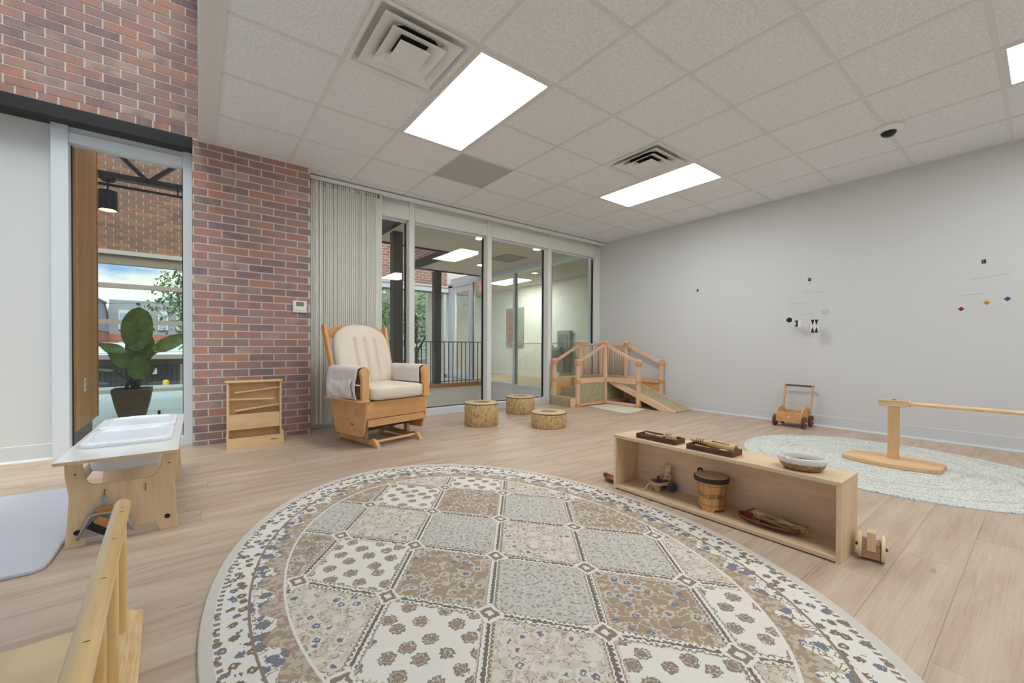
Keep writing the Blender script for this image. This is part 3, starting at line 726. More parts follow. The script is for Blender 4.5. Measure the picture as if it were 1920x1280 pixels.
# boat tray with rain stick
t = thing('boat_tray', 'reddish wooden boat shaped tray lying in the shelf', 'tray', (2.165, .795, .024), math.radians(2))
def boat(u_, v_):
    s_ = u_*2-1; a = v_*2-1
    wd = .046*math.sqrt(max(0, 1-abs(s_)**2.6))+.002
    return (a*wd, s_*.135, .005+.022*abs(a)**2.2+.012*abs(s_)**4)
MB().grid(boat, 28, 10).build('shell', reddish, t, smooth=True, solid=.005)
t = thing('rain_stick', 'short bamboo rain stick with red cord resting in boat tray', 'rain stick', (2.172, .765, .024), math.radians(2))
stick_m, kk, bb2 = newmat('cactus_stick'); nn = kk.noise(kk.vm('MULTIPLY', kk.obj(), (55., 9., 55.)), 1.0, 4)
kk.put(bb2.inputs['Base Color'], kk.ramp(nn, [(.36, lin((92, 66, 44))), (.48, lin((170, 136, 92))), (.66, lin((214, 186, 138)))])); bb2.inputs['Roughness'].default_value = .55
MB().tube([(0, .100, .046), (0, .095, .046), (0, .0, .036), (0, -.118, .030), (0, -.122, .030)], [.016, .021, .022, .022, .020], 20).build('tube', stick_m, t, smooth=True)
MB().cyl((0, -.1215, .030), (0, -.1235, .030), .0185, n=18).build('end_cap', birch, t)
red_c = plain('cord_red', (150, 40, 48), .8)
MB().tube([(.0, .094, .068), (.012, .11, .058), (.004, .135, .040), (-.014, .145, .034), (-.022, .12, .036), (-.018, .09, .046)], .004, 7).build('cord', red_c, t, smooth=True)
MB().tube([(-.018, .088, .058), (-.026, .06, .035), (-.024, .07, .02), (-.016, .1, .025)], .0025, 6).build('tassel', plain('cord_pink', (206, 150, 130), .8), t, smooth=True)
# roller toy at end of shelf
t = thing('roller_toy', 'wooden roller toy with two pale wheels beside shelf end', 'toy', (2.235, .44, 0), math.radians(11.5))
for s_ in (-1, 1):
    MB().cyl((0, s_*.036-.006, .052), (0, s_*.036+.006, .052), .052, n=36).build('wheel', wood('wheel_pale', (236, 220, 180), (222, 200, 152), axis=2), t, bevel=.003)
    MB().sell((0, s_*.046, .052), (.007, .006, .007), (1, 1), 12, 8).build('axle_cap', plain('axle_green', (66, 70, 56), .5), t, smooth=True)
MB().box(-.034, .034, -.029, .029, .012, .076).build('block', wood('block_rosy', (196, 150, 118), (176, 126, 96), axis=1), t, bevel=.003)
MB().box(-.042, .010, -.014, .014, .046, .122).build('peg', wood('peg_pale', (232, 210, 168), (216, 190, 146), axis=2), t, bevel=.002)
# leaf bowl with green ball behind the shelf end
t = thing('leaf_bowl', 'small brown boat shaped wooden bowl on floor behind shelf', 'bowl', (2.165, 1.70, 0), math.radians(8))
MB().grid(lambda u_, v_: ((v_*2-1)*(.042*math.sqrt(max(0, 1-abs(u_*2-1)**2.4))+.002), (u_*2-1)*.075, .004+.024*abs(v_*2-1)**2+.016*abs(u_*2-1)**3), 24, 10).build('shell', reddish, t, smooth=True, solid=.005)
o = MB().sell((0, 0, 0), (.024, .024, .024), (1, 1), 24, 14).build('green_ball', plain('lime', (150, 205, 60), .5), smooth=True); o.location = (2.172, 1.672, .034); tag(o, 'lime green ball sitting in brown wooden bowl', 'ball')

# ================================================================== WAGON
t = thing('push_wagon', 'wooden push wagon with walnut wheels standing against the white wall', 'push cart', (5.33, 1.73, 0))
for sx_, sy_ in ((-1, -1), (-1, 1), (1, -1), (1, 1)):
    wv = MB().cyl((sx_*.105, sy_*.138-.012, .064), (sx_*.105, sy_*.138+.012, .064), .064, n=32).build('wheel', walnut, t, bevel=.006)
    MB().cyl((sx_*.105, sy_*.150, .064), (sx_*.105, sy_*.164, .064), .010, n=14).build('hub', bamboo, wv)
MB().box(-.125, -.110, -.118, .118, .055, .165).build('front_board', maple, t, bevel=.002)
MB().cyl((-.125, 0, .112), (-.131, 0, .112), .012, n=16).build('button', birch, t)
MB().box(.110, .125, -.118, .118, .055, .165).build('rear_board', maple, t, bevel=.002)
MB().box(-.110, .110, -.118, .118, .055, .068).build('bed', maple, t)
arch = [(-.135, .05), (.135, .05), (.135, .15), (.11, .19), (.07, .215), (.0, .225), (-.07, .205), (-.12, .17), (-.135, .15)]
for s_ in (-1, 1):
    sd = MB().prism(arch, 1, s_*.119-.006, s_*.119+.006).build('side_board', maple, t, bevel=.002)
    MB().cyl((-.02, s_*.127, .175), (-.02, s_*.111, .175), .012, n=14).build('peg', birch, sd)
    MB().bar((.075, s_*.133, .05), (.180, s_*.133, .445), .014, .028, (1, 0, 0)).build('handle_post', maple_z, t, bevel=.003)
MB().cyl((.183, -.145, .440), (.183, .145, .440), .010, n=14).build('handle_bar', walnut, t)

# ================================================================== PULL-UP BAR
t = thing('pull_up_bar', 'wooden pull up bar with oval base and post on braided rug', 'bar', (4.175, .71, .010))
n = 40
def lens(hx, hy, flat):
    out = []
    for i in range(n):
        a = 2*PI*i/n; x_ = hx*math.cos(a); y_ = max(-flat, min(flat, hy*math.sin(a))); out.append((x_, y_))
    return out
stand_m = wood('stand_wood', (232, 198, 150), (212, 168, 120), axis=1, scale=9, stretch=12, c3=(160, 110, 70))
MB().prism(lens(.19, .34, .272), 2, 0, .032).build('base', stand_m, t, bevel=.005)
MB().box(.015, .065, -.030, .030, .032, .425).build('post', wood('stand_post', (226, 188, 142), (208, 164, 118), axis=2), t, bevel=.003)
MB().box(.008, .072, -.085, .085, .425, .472).build('cap_block', pine_y, t, bevel=.004)
MB().cyl((.04, 0, .472), (.04, 0, .480), .012, n=14).build('bolt', plain('bolt_steel', (150, 152, 152), .3, metal=.9), t)
MB().cyl((.04, -.085, .452), (.04, -.094, .452), .022, n=18).build('collar', pine_y, t)
MB().cyl((.04, -.05, .452), (.04, -1.95, .452), .014, n=16).build('dowel', pine_y, t, smooth=True, ang=SA)
MB().prism([(a, b_-1.93) for a, b_ in lens(.19, .34, .272)], 2, -.010, .022).build('base', stand_m, t, bevel=.005)
MB().box(.015, .065, -1.96, -1.90, .022, .425).build('post', stand_m, t, bevel=.003)
MB().box(.008, .072, -2.015, -1.845, .425, .472).build('cap_block', pine_y, t, bevel=.004)

# ================================================================== WALL HOOKS AND MOBILES
hk = []
for (y_, z_), lb in (((2.965, 1.667), 'black wall hook with nothing hanging from it'), ((1.658, 1.649), 'black wall hook above the black and white mobile'), ((.361, 1.644), 'black wall hook above the coloured octahedron mobile')):
    t = thing('wall_hook', lb, 'hook', (XB, y_, z_), 0, 'black wall hooks')
    MB().box(-.004, 0, -.013, .013, -.018, .018).build('plate', black_m, t, bevel=.002)
    MB().tube([(-.003, 0, .004), (-.05, 0, .006), (-.105, 0, .004), (-.110, 0, .012)], .0016, 6).build('arm', plain('clear_arm', (215, 217, 214), .2), t)
wire_m = plain('wire_grey', (160, 160, 158), .4); thread_m = plain('thread', (205, 206, 204), .8)
t = thing('paper_mobile', 'black and white paper shape mobile hanging before the white wall', 'mobile', (5.46, 1.658, 1.655)); L_ = t.location
def thr(*pts): MB(L_).tube(pts, .0006, 5).build('thread', thread_m, t)
def rod(a, b_): MB(L_).cyl(a, b_, .0016, n=6).build('rod', wire_m, t)
mx = 5.46
rod((mx, 1.69, 1.513), (mx, 1.458, 1.477)); rod((mx, 1.828, 1.379), (mx, 1.612, 1.376)); rod((mx, 1.73, 1.244), (mx, 1.575, 1.252))
thr((mx, 1.658, 1.655), (mx, 1.60, 1.499)); thr((mx, 1.69, 1.513), (mx, 1.70, 1.378)); thr((mx, 1.612, 1.376), (mx, 1.65, 1.248)); thr((mx, 1.828, 1.379), (mx, 1.818, 1.22)); thr((mx, 1.73, 1.244), (mx, 1.722, 1.185)); thr((mx, 1.575, 1.252), (mx, 1.575, 1.186)); thr((mx, 1.458, 1.477), (mx, 1.478, 1.29))
paper = plain('paper_white', (222, 222, 218), .8); ink = plain('paper_black', (20, 20, 20), .7)
MB(L_).cyl((mx+.001, 1.813, 1.193), (mx+.003, 1.813, 1.193), .034, n=36).build('white_disc', paper, t)
MB(L_).cyl((mx-.001, 1.818, 1.193), (mx+.001, 1.818, 1.193), .029, n=36).build('black_disc', ink, t)
MB(L_).prism([(1.765, 1.185), (1.732, 1.185), (1.732, 1.115), (1.765, 1.115), (1.748, 1.15)], 0, mx-.001, mx+.001).build('black_flag', ink, t)
MB(L_).prism([(1.732, 1.185), (1.696, 1.185), (1.71, 1.15), (1.696, 1.115), (1.732, 1.115)], 0, mx-.001, mx+.001).build('white_flag', paper, t)
MB(L_).box(mx+.0005, mx+.002, 1.541, 1.609, 1.042, 1.186).build('white_card', paper, t)
for y0, y1 in ((1.609, 1.576), (1.574, 1.541)):
    for za, zb in ((1.186, 1.118), (1.042, 1.110)):
        MB(L_).prism([(y0, za), (y1, za), ((y0+y1)/2, zb)], 0, mx-.001, mx+.0008).build('triangle', ink, t)
MB(L_).sell((mx, 1.478, 1.262), (.03, .03, .03), (1, 1), 20, 12).build('clear_ball', glassmat('clear_ball', (248, 248, 248), .02), t, smooth=True)
t = thing('octahedron_mobile', 'mobile of red, yellow and blue octahedrons hanging before the white wall', 'mobile', (5.46, .361, 1.650)); L_ = t.location
rod((mx, .42, 1.481), (mx, .212, 1.508)); rod((mx, .498, 1.347), (mx, .333, 1.355))
thr((mx, .361, 1.650), (mx, .345, 1.491)); thr((mx, .42, 1.481), (mx, .42, 1.351)); thr((mx, .212, 1.508), (mx, .221, 1.31)); thr((mx, .498, 1.347), (mx, .484, 1.24)); thr((mx, .333, 1.355), (mx, .335, 1.285))
for y_, z_, c, nm in ((.484, 1.227, (150, 22, 30), 'red_octahedron'), (.335, 1.272, (222, 150, 20), 'yellow_octahedron'), (.221, 1.294, (24, 84, 150), 'blue_octahedron')):
    r_ = .0215
    MB(L_).add([(mx-r_, y_, z_), (mx, y_-r_, z_), (mx+r_, y_, z_), (mx, y_+r_, z_), (mx, y_, z_+r_), (mx, y_, z_-r_)], [(0, 1, 4), (1, 2, 4), (2, 3, 4), (3, 0, 4), (1, 0, 5), (2, 1, 5), (3, 2, 5), (0, 3, 5)]).build(nm, plain(nm, c, .35), t)

# ================================================================== CLIMBER
carpet_m, kk, bb2 = newmat('climber_carpet'); nn = kk.noise(kk.obj(), 240, 2); n3 = kk.noise(kk.obj(), 20, 2)
kk.put(bb2.inputs['Base Color'], kk.ramp(kk.m('MULTIPLY_ADD', n3, .35, kk.m('MULTIPLY', nn, .65)), [(.35, lin((158, 146, 114))), (.65, lin((200, 188, 154)))])); bb2.inputs['Roughness'].default_value = .95; bb2.inputs['Specular IOR Level'].default_value = .05
kk.put(bb2.inputs['Normal'], kk.bump(nn, .6, .006))
t = thing('climbing_loft', 'wooden toddler climber with carpeted steps, platform and ramp in the corner', 'play structure', (5.0, 4.13, 0)); L_ = t.location
PA, PB, PC, PD, PE, PF, PG, PH = (4.40, 4.60), (4.425, 4.135), (4.985, 4.60), (5.50, 4.60), (5.035, 4.135), (5.505, 4.10), (5.055, 3.55), (5.505, 3.47)
def post(p, hgt):
    o = MB(L_).box(p[0]-.026, p[0]+.026, p[1]-.026, p[1]+.026, 0, hgt-.02).build('post', beech, t, bevel=.008)
    MB(L_).sell((p[0], p[1], hgt-.012), (.034, .034, .018), (.6, .6), 20, 10).build('post_cap', beech, o, smooth=True)
    for z_ in ((hgt-.065, .365, .02) if hgt < .8 else (hgt-.055, .375, .02)):
        MB(L_).box(p[0]-.034, p[0]+.034, p[1]-.034, p[1]+.034, z_-.02 if z_ > .03 else 0, z_+.03).build('connector', amber, o, bevel=.006)
for p in (PA, PB, PG, PH): post(p, .690)
for p in (PC, PD, PE, PF): post(p, .965)
def rail(nm, a, za, b_, zb, wd, hg, mat): MB(L_).bar((a[0], a[1], za), (b_[0], b_[1], zb), wd, hg).build(nm, mat, t, bevel=.004)
for a, b_, mt in ((PA, PC, beech_x), (PB, PE, beech_x), (PE, PG, beech_y), (PF, PH, beech_y)):
    rail('handrail', a, .64 if a[0] < 4.9 else .915, b_, .915 if a[0] < 4.9 else .64, .022, .045, mt)
    rail('beam', a, .375, b_, .375, .026, .075, mt)
for a, b_, mt in ((PC, PD, beech_x), (PD, PF, beech_y)):
    rail('top_rail', a, .915, b_, .915, .024, .035, mt); rail('beam', a, .375, b_, .375, .026, .075, mt)
rail('bottom_rail', PB, .032, PE, .032, .024, .045, beech_x); rail('bottom_rail', PE, .032, PG, .032, .024, .045, beech_y)
rail('bottom_rail', PE, .032, PF, .032, .024, .045, beech_x)
bal = MB().cyl((0, 0, .40), (0, 0, .90), .0085, n=10).mesh('baluster', beech, True)
for i in range(9):
    f_ = (i+1)/10; inst('baluster', bal, t, (PC[0]+(PD[0]-PC[0])*f_-L_.x, PC[1]-L_.y, 0))
for i in range(9):
    f_ = (i+1)/10; inst('baluster', bal, t, (PD[0]-L_.x, PD[1]+(PF[1]-PD[1])*f_-L_.y, 0))
MB(L_).box(5.0, 5.50, 4.13, 4.60, .375, .402).build('platform', carpet_m, t, bevel=.006)
for i, (x0, x1, z1) in enumerate(((4.315, 4.57, .130), (4.53, 4.80, .265), (4.76, 5.005, .392))):
    z0 = (0, .05, .05)[i]
    MB(L_).box(x0+.004, x1, 4.165, 4.565, z0, z1-.004).build('step_box', beech_y, t)
    MB(L_).prism([(x0, z0+.004), (x0, z1), (x1, z1), (x1, z1-.008), (x0+.008, z1-.008), (x0+.008, z0+.004)], 1, 4.168, 4.578).build('step_carpet', carpet_m, t, bevel=.004)
MB(L_).box(4.30, 4.57, 4.150, 4.166, 0, .122).build('step_side', beech_x, t, bevel=.003)
yel = wood('yellow_ply', (222, 180, 116), (208, 162, 98), axis=0, scale=8, stretch=6)
MB(L_).box(4.43, 4.97, 4.582, 4.592, .04, .340).build('side_panel', yel, t)
MB(L_).box(5.508, 5.518, 3.50, 4.08, .04, .340).build('side_panel', yel, t)
MB(L_).box(4.453, 5.008, 4.120, 4.132, .055, .336).build('carpet_panel', carpet_m, t)
MB(L_).box(5.063, 5.477, 4.125, 4.137, .055, .336).build('carpet_panel', carpet_m, t)
y0, y1, z1 = 2.99, 4.10, .400
def rz_(yv): return .012+(z1-.012)*(yv-y0)/(y1-y0)
MB(L_).prism([(y0, .002), (y0+.0, .014), (y1, z1), (y1, z1-.03), (y0+.09, .002)], 0, 5.085, 5.475).build('ramp_carpet', carpet_m, t, bevel=.004)
for xa, xb in ((5.055, 5.084), (5.476, 5.50)):
    MB(L_).prism([(y0, .0), (y0, .020), (y1-.03, z1+.004), (y1-.03, z1-.085), (y0+.21, .0)], 0, xa, xb).build('ramp_side', beech_y, t, bevel=.004)
for p_, nm in (((5.0415, 3.82, .38), 'maker_mark'), ((5.49, 3.85, .38), 'maker_mark')):
    MB(L_).box(p_[0]-.0005-.0, p_[0]+.0005, p_[1]-.018, p_[1]+.018, p_[2]-.006, p_[2]+.006).build(nm, plain('mark_brown', (110, 80, 58), .6), t)
# cream mat
t = None
pl_ = [(4.60, 4.08), (4.50, 3.42), (4.53, 3.36), (4.60, 3.335), (5.0, 3.40), (5.04, 3.44), (5.025, 3.9), (5.02, 4.08)]
o = MB((4.78, 3.75, 0)).prism([(p[0], p[1]) for p in pl_], 2, 0, .007).build('floor_mat', plain('cream_felt', (222, 212, 192), .95, var=.02), bevel=.003); o.location = (4.78, 3.75, 0)
tag(o, 'cream felt mat lying on floor below the climber platform', 'mat')
t = thing('wall_outlet', 'white wall outlet with black plug under the climber platform', 'outlet', (XB, 4.0, .235))
MB().box(-.006, 0, -.037, .037, -.058, .058).build('plate', white_m, t, bevel=.002)
MB().box(-.03, -.006, -.014, .014, .0, .034).build('plug', black_m, t, bevel=.004)
MB().box(-.0075, -.006, -.03, .03, -.05, -.01).build('socket', plain('socket_blue', (170, 200, 216), .5), t)

# ================================================================== STUMPS
bark, kk, bb2 = newmat('bark_print'); x, y, z = kk.sep(kk.obj()); ang = kk.m('ARCTAN2', y, x); rr = kk.rnd()
cvv = kk.comb(kk.m('MULTIPLY_ADD', ang, 3.4, kk.m('MULTIPLY', rr, 20.)), kk.m('MULTIPLY', z, 7.5), 0.0)
n1 = kk.noise(cvv, 2.6, 5, .65); n2 = kk.noise(cvv, 8, 3)
kk.put(bb2.inputs['Base Color'], kk.ramp(kk.m('MULTIPLY_ADD', n2, .35, kk.m('MULTIPLY', n1, .65)), [(.33, lin((88, 64, 42))), (.40, lin((150, 118, 76))), (.48, lin((198, 168, 116))), (.66, lin((220, 194, 146)))])); bb2.inputs['Roughness'].default_value = .6
kk.put(bb2.inputs['Normal'], kk.bump(n1, .4, .008))
stop, kk, bb2 = newmat('stump_top'); x, y, z = kk.sep(kk.obj()); rad = kk.m('SQRT', kk.m('ADD', kk.m('MULTIPLY', x, x), kk.m('MULTIPLY', y, y)))
kk.put(bb2.inputs['Base Color'], kk.mix(kk.m('LESS_THAN', rad, .092), kk.ramp(kk.noise(kk.obj(), 30, 3), [(.3, lin((206, 178, 130))), (.7, lin((222, 198, 152)))]), lin((148, 126, 106)))); bb2.inputs['Roughness'].default_value = .6
for (x_, y_, r_, hgt), lb in (((2.555, 3.840, .188, .255), 'tallest bark print stump seat near the glider chair'), ((3.435, 4.235, .190, .222), 'medium bark print stump seat near the storefront sill'), ((3.09, 3.315, .193, .168), 'lowest bark print stump seat in front of the climber')):
    t = thing('stump_seat', lb, 'stool', (x_, y_, 0), random.random()*6, 'bark print stump seats')
    MB().lathe([(r_-.006, 0), (r_, .008), (r_, hgt-.012), (r_-.004, hgt-.004)], n=56).build('side', bark, t, smooth=True, ang=math.radians(60))
    MB().lathe([(r_-.004, hgt-.005), (r_-.012, hgt), (.001, hgt+.001)], n=56).build('top', stop, t, smooth=True)
    MB().lathe([(r_+.0005, hgt-.016), (r_+.003, hgt-.012), (r_+.0005, hgt-.008)], n=56, caps=False).build('piping', plain('piping_brown', (92, 70, 46), .7), t, smooth=True)

# ================================================================== GLIDER CHAIR
cream = plain('cushion_cream', (226, 212, 194), .9, bump=(420, .25, .002)); cream2 = plain('drape_cream', (224, 214, 206), .9, bump=(300, .3, .003))
t = thing('glider_chair', 'maple nursing glider chair with cream cushions and pocketed arm covers', 'chair', (1.385, 3.815, 0), math.radians(14))
for s_ in (-1, 1):
    sk_ = [(-.335, 0), (-.285, .0), (-.255, .018), (.255, .018), (.285, 0), (.335, 0), (.325, .03), (.28, .066), (.25, .075), (.2, .058), (-.2, .058), (-.25, .075), (-.28, .066), (-.325, .03)]
    MB().prism(sk_, 0, s_*.225-.016, s_*.225+.016).build('skid', maple, t, bevel=.004)
    MB().bar((s_*.225, -.12, .055), (s_*.225, -.10, .24), .03, .045, (0, 1, 0)).build('swing_arm', maple_z, t)
    MB().bar((s_*.225, .12, .055), (s_*.225, .10, .24), .03, .045, (0, 1, 0)).build('swing_arm', maple_z, t)
    sidep = [(-.29, .400), (.27, .400), (.27, .30), (.235, .20), (.20, .105), (.18, .095), (-.215, .095), (-.235, .105), (-.285, .25), (-.29, .30)]
    MB().prism(sidep, 0, s_*.318-.010, s_*.318+.010).build('side_panel', maple, t, bevel=.003)
    MB().box(s_*.335-.055, s_*.335+.045, -.30, .30, .400, .418).build('arm_ledge', maple, t, bevel=.004)
    # front upright with round head
    pr = []
    for i in range(13):
        a = PI*i/12; pr.append((s_*.325+.043*math.cos(a), .645+.043*math.sin(a)))
    pr += [(s_*.325-.032, .60), (s_*.325-.028, .418), (s_*.325+.036, .418), (s_*.325+.034, .60)]
    MB().prism(pr, 1, -.285, -.247).build('arm_upright', maple_z, t, bevel=.004)
    MB().bar((s_*.325, -.26, .645), (s_*.318, .30, .655), .05, .035).build('arm_rest', maple, t, bevel=.006)
    # rear posts leaning back
    MB().bar((s_*.305, .205, .40), (s_*.330, .405, 1.045), .030, .062, (0, 1, 0)).build('back_post', maple_z, t, bevel=.006)
    MB().cyl((s_*.330-.0155, .402, 1.045), (s_*.330+.0155, .402, 1.045), .034, n=24).build('post_head', maple_z, t, bevel=.003)
    # arm cover: quilted cloth over the arm rest
    def cover(u_, v_, s_=s_):
        # u along depth, v around the arm from inner skirt to outer skirt
        yv = -.240+u_*.46
        hang_in, hang_out = .12, .235
        L1 = hang_in; L2 = L1+.105; tot = L2+hang_out; q_ = v_*tot
        wr = .004*math.sin(u_*17+v_*9)+.003*math.sin(u_*31+3*v_)
        if q_ < L1: return (s_*(.272-.002), yv, .655-(L1-q_)+.0)
        if q_ < L2:
            a = PI*(q_-L1)/.105; return (s_*(.325-.056*math.cos(a)), yv, .655+.042*math.sin(a)**.6)
        d_ = q_-L2
        bul = .018*math.sin(min(1, d_/hang_out)*PI) if s_ < 0 else .01*math.sin(d_/hang_out*PI)
        return (s_*(.382+bul+wr*(d_/hang_out)*2), yv-.012*(d_/hang_out)*math.sin(u_*3), .655-d_+.008*math.sin(u_*6)*(d_/hang_out))
    cv_ = MB().grid(cover, 26, 34).build('arm_cover', cream2, t, smooth=True, solid=.012)
    if s_ < 0:
        def pocket(u_, v_):
            yv = -.205+u_*.38; zt = .600-v_*.155
            sag = .022*math.sin(u_*PI)*(1-v_)**2
            return (-(.402+.022*math.sin(v_*PI)+.010*math.sin(u_*11+v_*7)*v_+.004*math.sin(u_*23)), yv, zt-sag-.012*u_)
        MB().grid(pocket, 24, 14).build('pocket', cream2, cv_, smooth=True, solid=.008)
        MB().tube([(-.398-.012, -.205+.38*i/20, .470-.018*math.sin(i/20*PI)-.005*math.sin(i*1.3)) for i in range(21)], .006, 6).build('pocket_fold', cream2, cv_, smooth=True)
        MB().box(-.417, -.413, -.185, -.178, .545, .575).build('label_tab', plain('tab_brown', (120, 92, 76), .7), cv_)
MB().box(-.308, .308, -.288, -.270, .255, .400).build('front_panel', maple, t, bevel=.002)
MB().box(-.300, .300, -.282, -.262, .185, .250).build('front_rail', maple, t, bevel=.003)
MB().box(-.30, .30, .235, .250, .20, .40).build('rear_panel', maple, t)
MB().cyl((-.225, -.255, .045), (.225, -.255, .045), .013, n=14).build('stretcher', maple, t, smooth=True, ang=SA)
MB().cyl((-.225, .255, .045), (.225, .255, .045), .013, n=14).build('stretcher', maple, t, smooth=True, ang=SA)
MB().box(-.21, .21, -.20, .20, .15, .18).build('glide_mechanism', plain('mech_dark', (60, 54, 50), .5, metal=.4), t)
MB().box(-.300, .300, -.262, .250, .385, .402).build('seat_base', maple, t)
MB().sell((0, -.045, .468), (.287, .292, .066), (.35, .28), 56, 20).build('seat_cushion', cream, t, smooth=True)
MB().box(-.3285, -.3280, -.10, -.05, .19, .20).build('maker_mark', plain('mark_dark', (90, 66, 48), .6), t)
arcp = [(-.315, .955), (.315, .955), (.315, 1.02), (.22, 1.062), (.1, 1.085), (0, 1.09), (-.1, 1.085), (-.22, 1.062), (-.315, 1.02)]
MB().prism(arcp, 1, .385, .405).build('crest_rail', maple, t, bevel=.003)
sl = MB().box(-.02, .02, -.006, .006, 0, .55)
for xs in (-.2, -.1, 0, .1, .2):
    MB().bar((xs, .225, .42), (xs, .385, .97), .04, .012, (0, 1, 0)).build('back_slat', maple_z, t)
# back cushion
def cush(front):
    def fn(u_, v_):
        s_ = u_*2-1; hw = .272+.022*math.sin(v_*PI*.9)
        top = 1.085-.085*abs(s_)**2.6; bot = .515
        zc = bot+(top-bot)*v_
        edge = (1-abs(s_)**5)*(1-abs(v_*2-1)**7)
        th = .066*max(0, edge)**.45
        g = 0
        if v_ < .80:
            for c_ in (-.38, 0, .38): g = max(g, math.exp(-((s_-c_)/.045)**2))
            g *= min(1, (0.80-v_)*14)
        th -= .03*g*edge
        yb = .165+(zc-.45)*.31
        w_ = .0012*math.sin(v_*60+s_*5)*edge
        return (s_*hw*(1-.10*abs(v_*2-1)**6), yb+(-th-w_ if front else th*.4), zc+(.02*th))
    return fn
MB().grid(cush(True), 64, 44).build('back_cushion', cream, t, smooth=True)
bk = MB().grid(cush(False), 40, 30); bk.f = [tuple(reversed(f)) for f in bk.f]; bk.build('back_cushion_rear', cream, t, smooth=True)

# ================================================================== BALL RAMP TOY
t = thing('ball_ramp', 'upright birch ball tracker with sloping rails against brick pier', 'toy', (.417, 4.23, 0))
X0, X1 = -.205, .205; D0, D1 = -.075, .06
rampw = wood('ramp_birch', (226, 192, 146), (210, 172, 124), axis=0, scale=7, stretch=8)
MB().box(X0-.012, X1+.012, -.045, .065, .553, .570).build('top_board', rampw, t, bevel=.006)
for xs in (X0, X1-.014): MB().box(xs, xs+.014, -.035, .06, .0, .553).build('side_board', birch, t, bevel=.002)
MB().box(X0+.014, X1-.014, .045, .057, .03, .553).build('back_board', rampw, t)
MB().bar((X0+.06, .0, .468), (X1-.014, .0, .502), .05, .012).build('rail', rampw, t, bevel=.002)
MB().bar((X0+.014, .0, .412), (X1-.06, .0, .402), .05, .012).build('rail', rampw, t, bevel=.002)
MB().bar((X0+.06, .0, .312), (X1-.014, .0, .348), .05, .012).build('rail', rampw, t, bevel=.002)
MB().box(X0+.014, X1-.014, -.028, -.018, .150, .282).build('front_board', rampw, t, bevel=.002)
MB().box(X0-.005, X1+.012, -.075, -.065, 0, .085).build('tray_front', rampw, t, bevel=.002)
for xs in (X0-.005, X1+.002): MB().prism([(-.065, 0), (.0, 0), (.0, .12), (-.02, .12), (-.065, .085)], 0, xs, xs+.010).build('tray_side', rampw, t, bevel=.002)
MB().box(X0+.014, X1-.014, -.065, .045, .004, .014).build('tray_floor', rampw, t)
MB().box(.115, .165, -.0756, -.0750, .045, .052).build('maker_mark', plain('mark_dark', (90, 66, 48), .6), t)

# ================================================================== THERMOSTAT
t = thing('thermostat', 'white wall thermostat with green display on the brick pier', 'thermostat', (.820, YA, 1.258))
MB().box(-.062, .062, -.022, .002, -.058, .058).build('case', white_m, t, bevel=.004)
MB().box(-.034, .034, -.0235, -.021, .004, .046).build('display', plain('lcd_green', (120, 130, 84), .3), t)
for i in range(3): MB().box(-.04+i*.03, -.02+i*.03, -.0235, -.021, -.038, -.028).build('button', plain('button_grey', (200, 206, 206), .5), t, bevel=.001)

# ================================================================== SENSORY TABLE
t = thing('sensory_table', 'birch plywood sensory table with two white bins near the window', 'table', (-.257, 2.975, 0)); L_ = t.location
TX0, TX1, TY0, TY1, TZ = -.452, -.062, 2.375, 3.585, .393
ttop = plain('laminate_white', (238, 236, 230), .18, spec=.6)
hb = [(2.64, 3.015), (3.085, 3.46)]; hx = (-.40, -.115)
m = MB(L_)
for a in ((TX0, TX1, TY0, hb[0][0]), (TX0, TX1, hb[0][1], hb[1][0]), (TX0, TX1, hb[1][1], TY1)): m.box(*a, TZ, TZ+.012)
for y0, y1 in hb: m.box(TX0, hx[0], y0, y1, TZ, TZ+.012); m.box(hx[1], TX1, y0, y1, TZ, TZ+.012)
m.build('table_top', ttop, t)
for a in ((TX0-.001, TX0+.003, TY0, TY1), (TX1-.003, TX1+.001, TY0, TY1), (TX0, TX1, TY0-.001, TY0+.003), (TX0, TX1, TY1-.003, TY1+.001)): MB(L_).box(*a, TZ-.001, TZ+.0115).build('edge_band', edge_m, t)
def endp(yc):
    xl, xr = -.449, -.069
    poly = [(xl, 0), (-.388, 0), (-.372, .04), (-.350, .046), (-.170, .046), (-.150, .040), (-.133, 0), (xr, 0), (xr-.006, .10), (xr-.012, .22), (xr-.002, .31), (xr, TZ), (-.122, TZ), (-.135, .30), (-.150, .268), (-.172, .258), (-.352, .258), (-.374, .268), (-.388, .30), (-.398, TZ), (xl, TZ), (xl+.002, .31), (xl+.014, .22), (xl+.008, .10)]
    o = MB(L_).prism(poly, 1, yc-.009, yc+.009).build('end_panel', birch, t, bevel=.0015)
    s_ = -1 if yc < 3 else 1
    for x_, z_ in ((-.410, .062), (-.108, .062)): MB(L_).cyl((x_, yc+s_*.009, z_), (x_, yc+s_*.0115, z_), .011, n=18).build('bolt_cover', black_m, o)
    for x_, z_ in ((-.415, .315), (-.100, .315)): MB(L_).cyl((x_, yc+s_*.009, z_), (x_, yc+s_*.0105, z_), .0035, n=10).build('screw', black_m, o)
    return o
ep = endp(2.545); endp(3.405)
MB(L_).cyl((-.405, 2.55, .285), (-.405, 3.40, .285), .018, n=16).build('stretcher', birch_y, t, smooth=True, ang=SA)
rack = MB(L_)
m = MB(L_); m.box(-.36, -.13, 3.36, 3.378, .255, .275); m.box(-.36, -.13, 3.36, 3.378, .305, .325)
for i in range(4): m.box(-.36+i*.068, -.336+i*.068, 3.36, 3.378, .275, .305)
m.build('slotted_panel', birch_x, t)
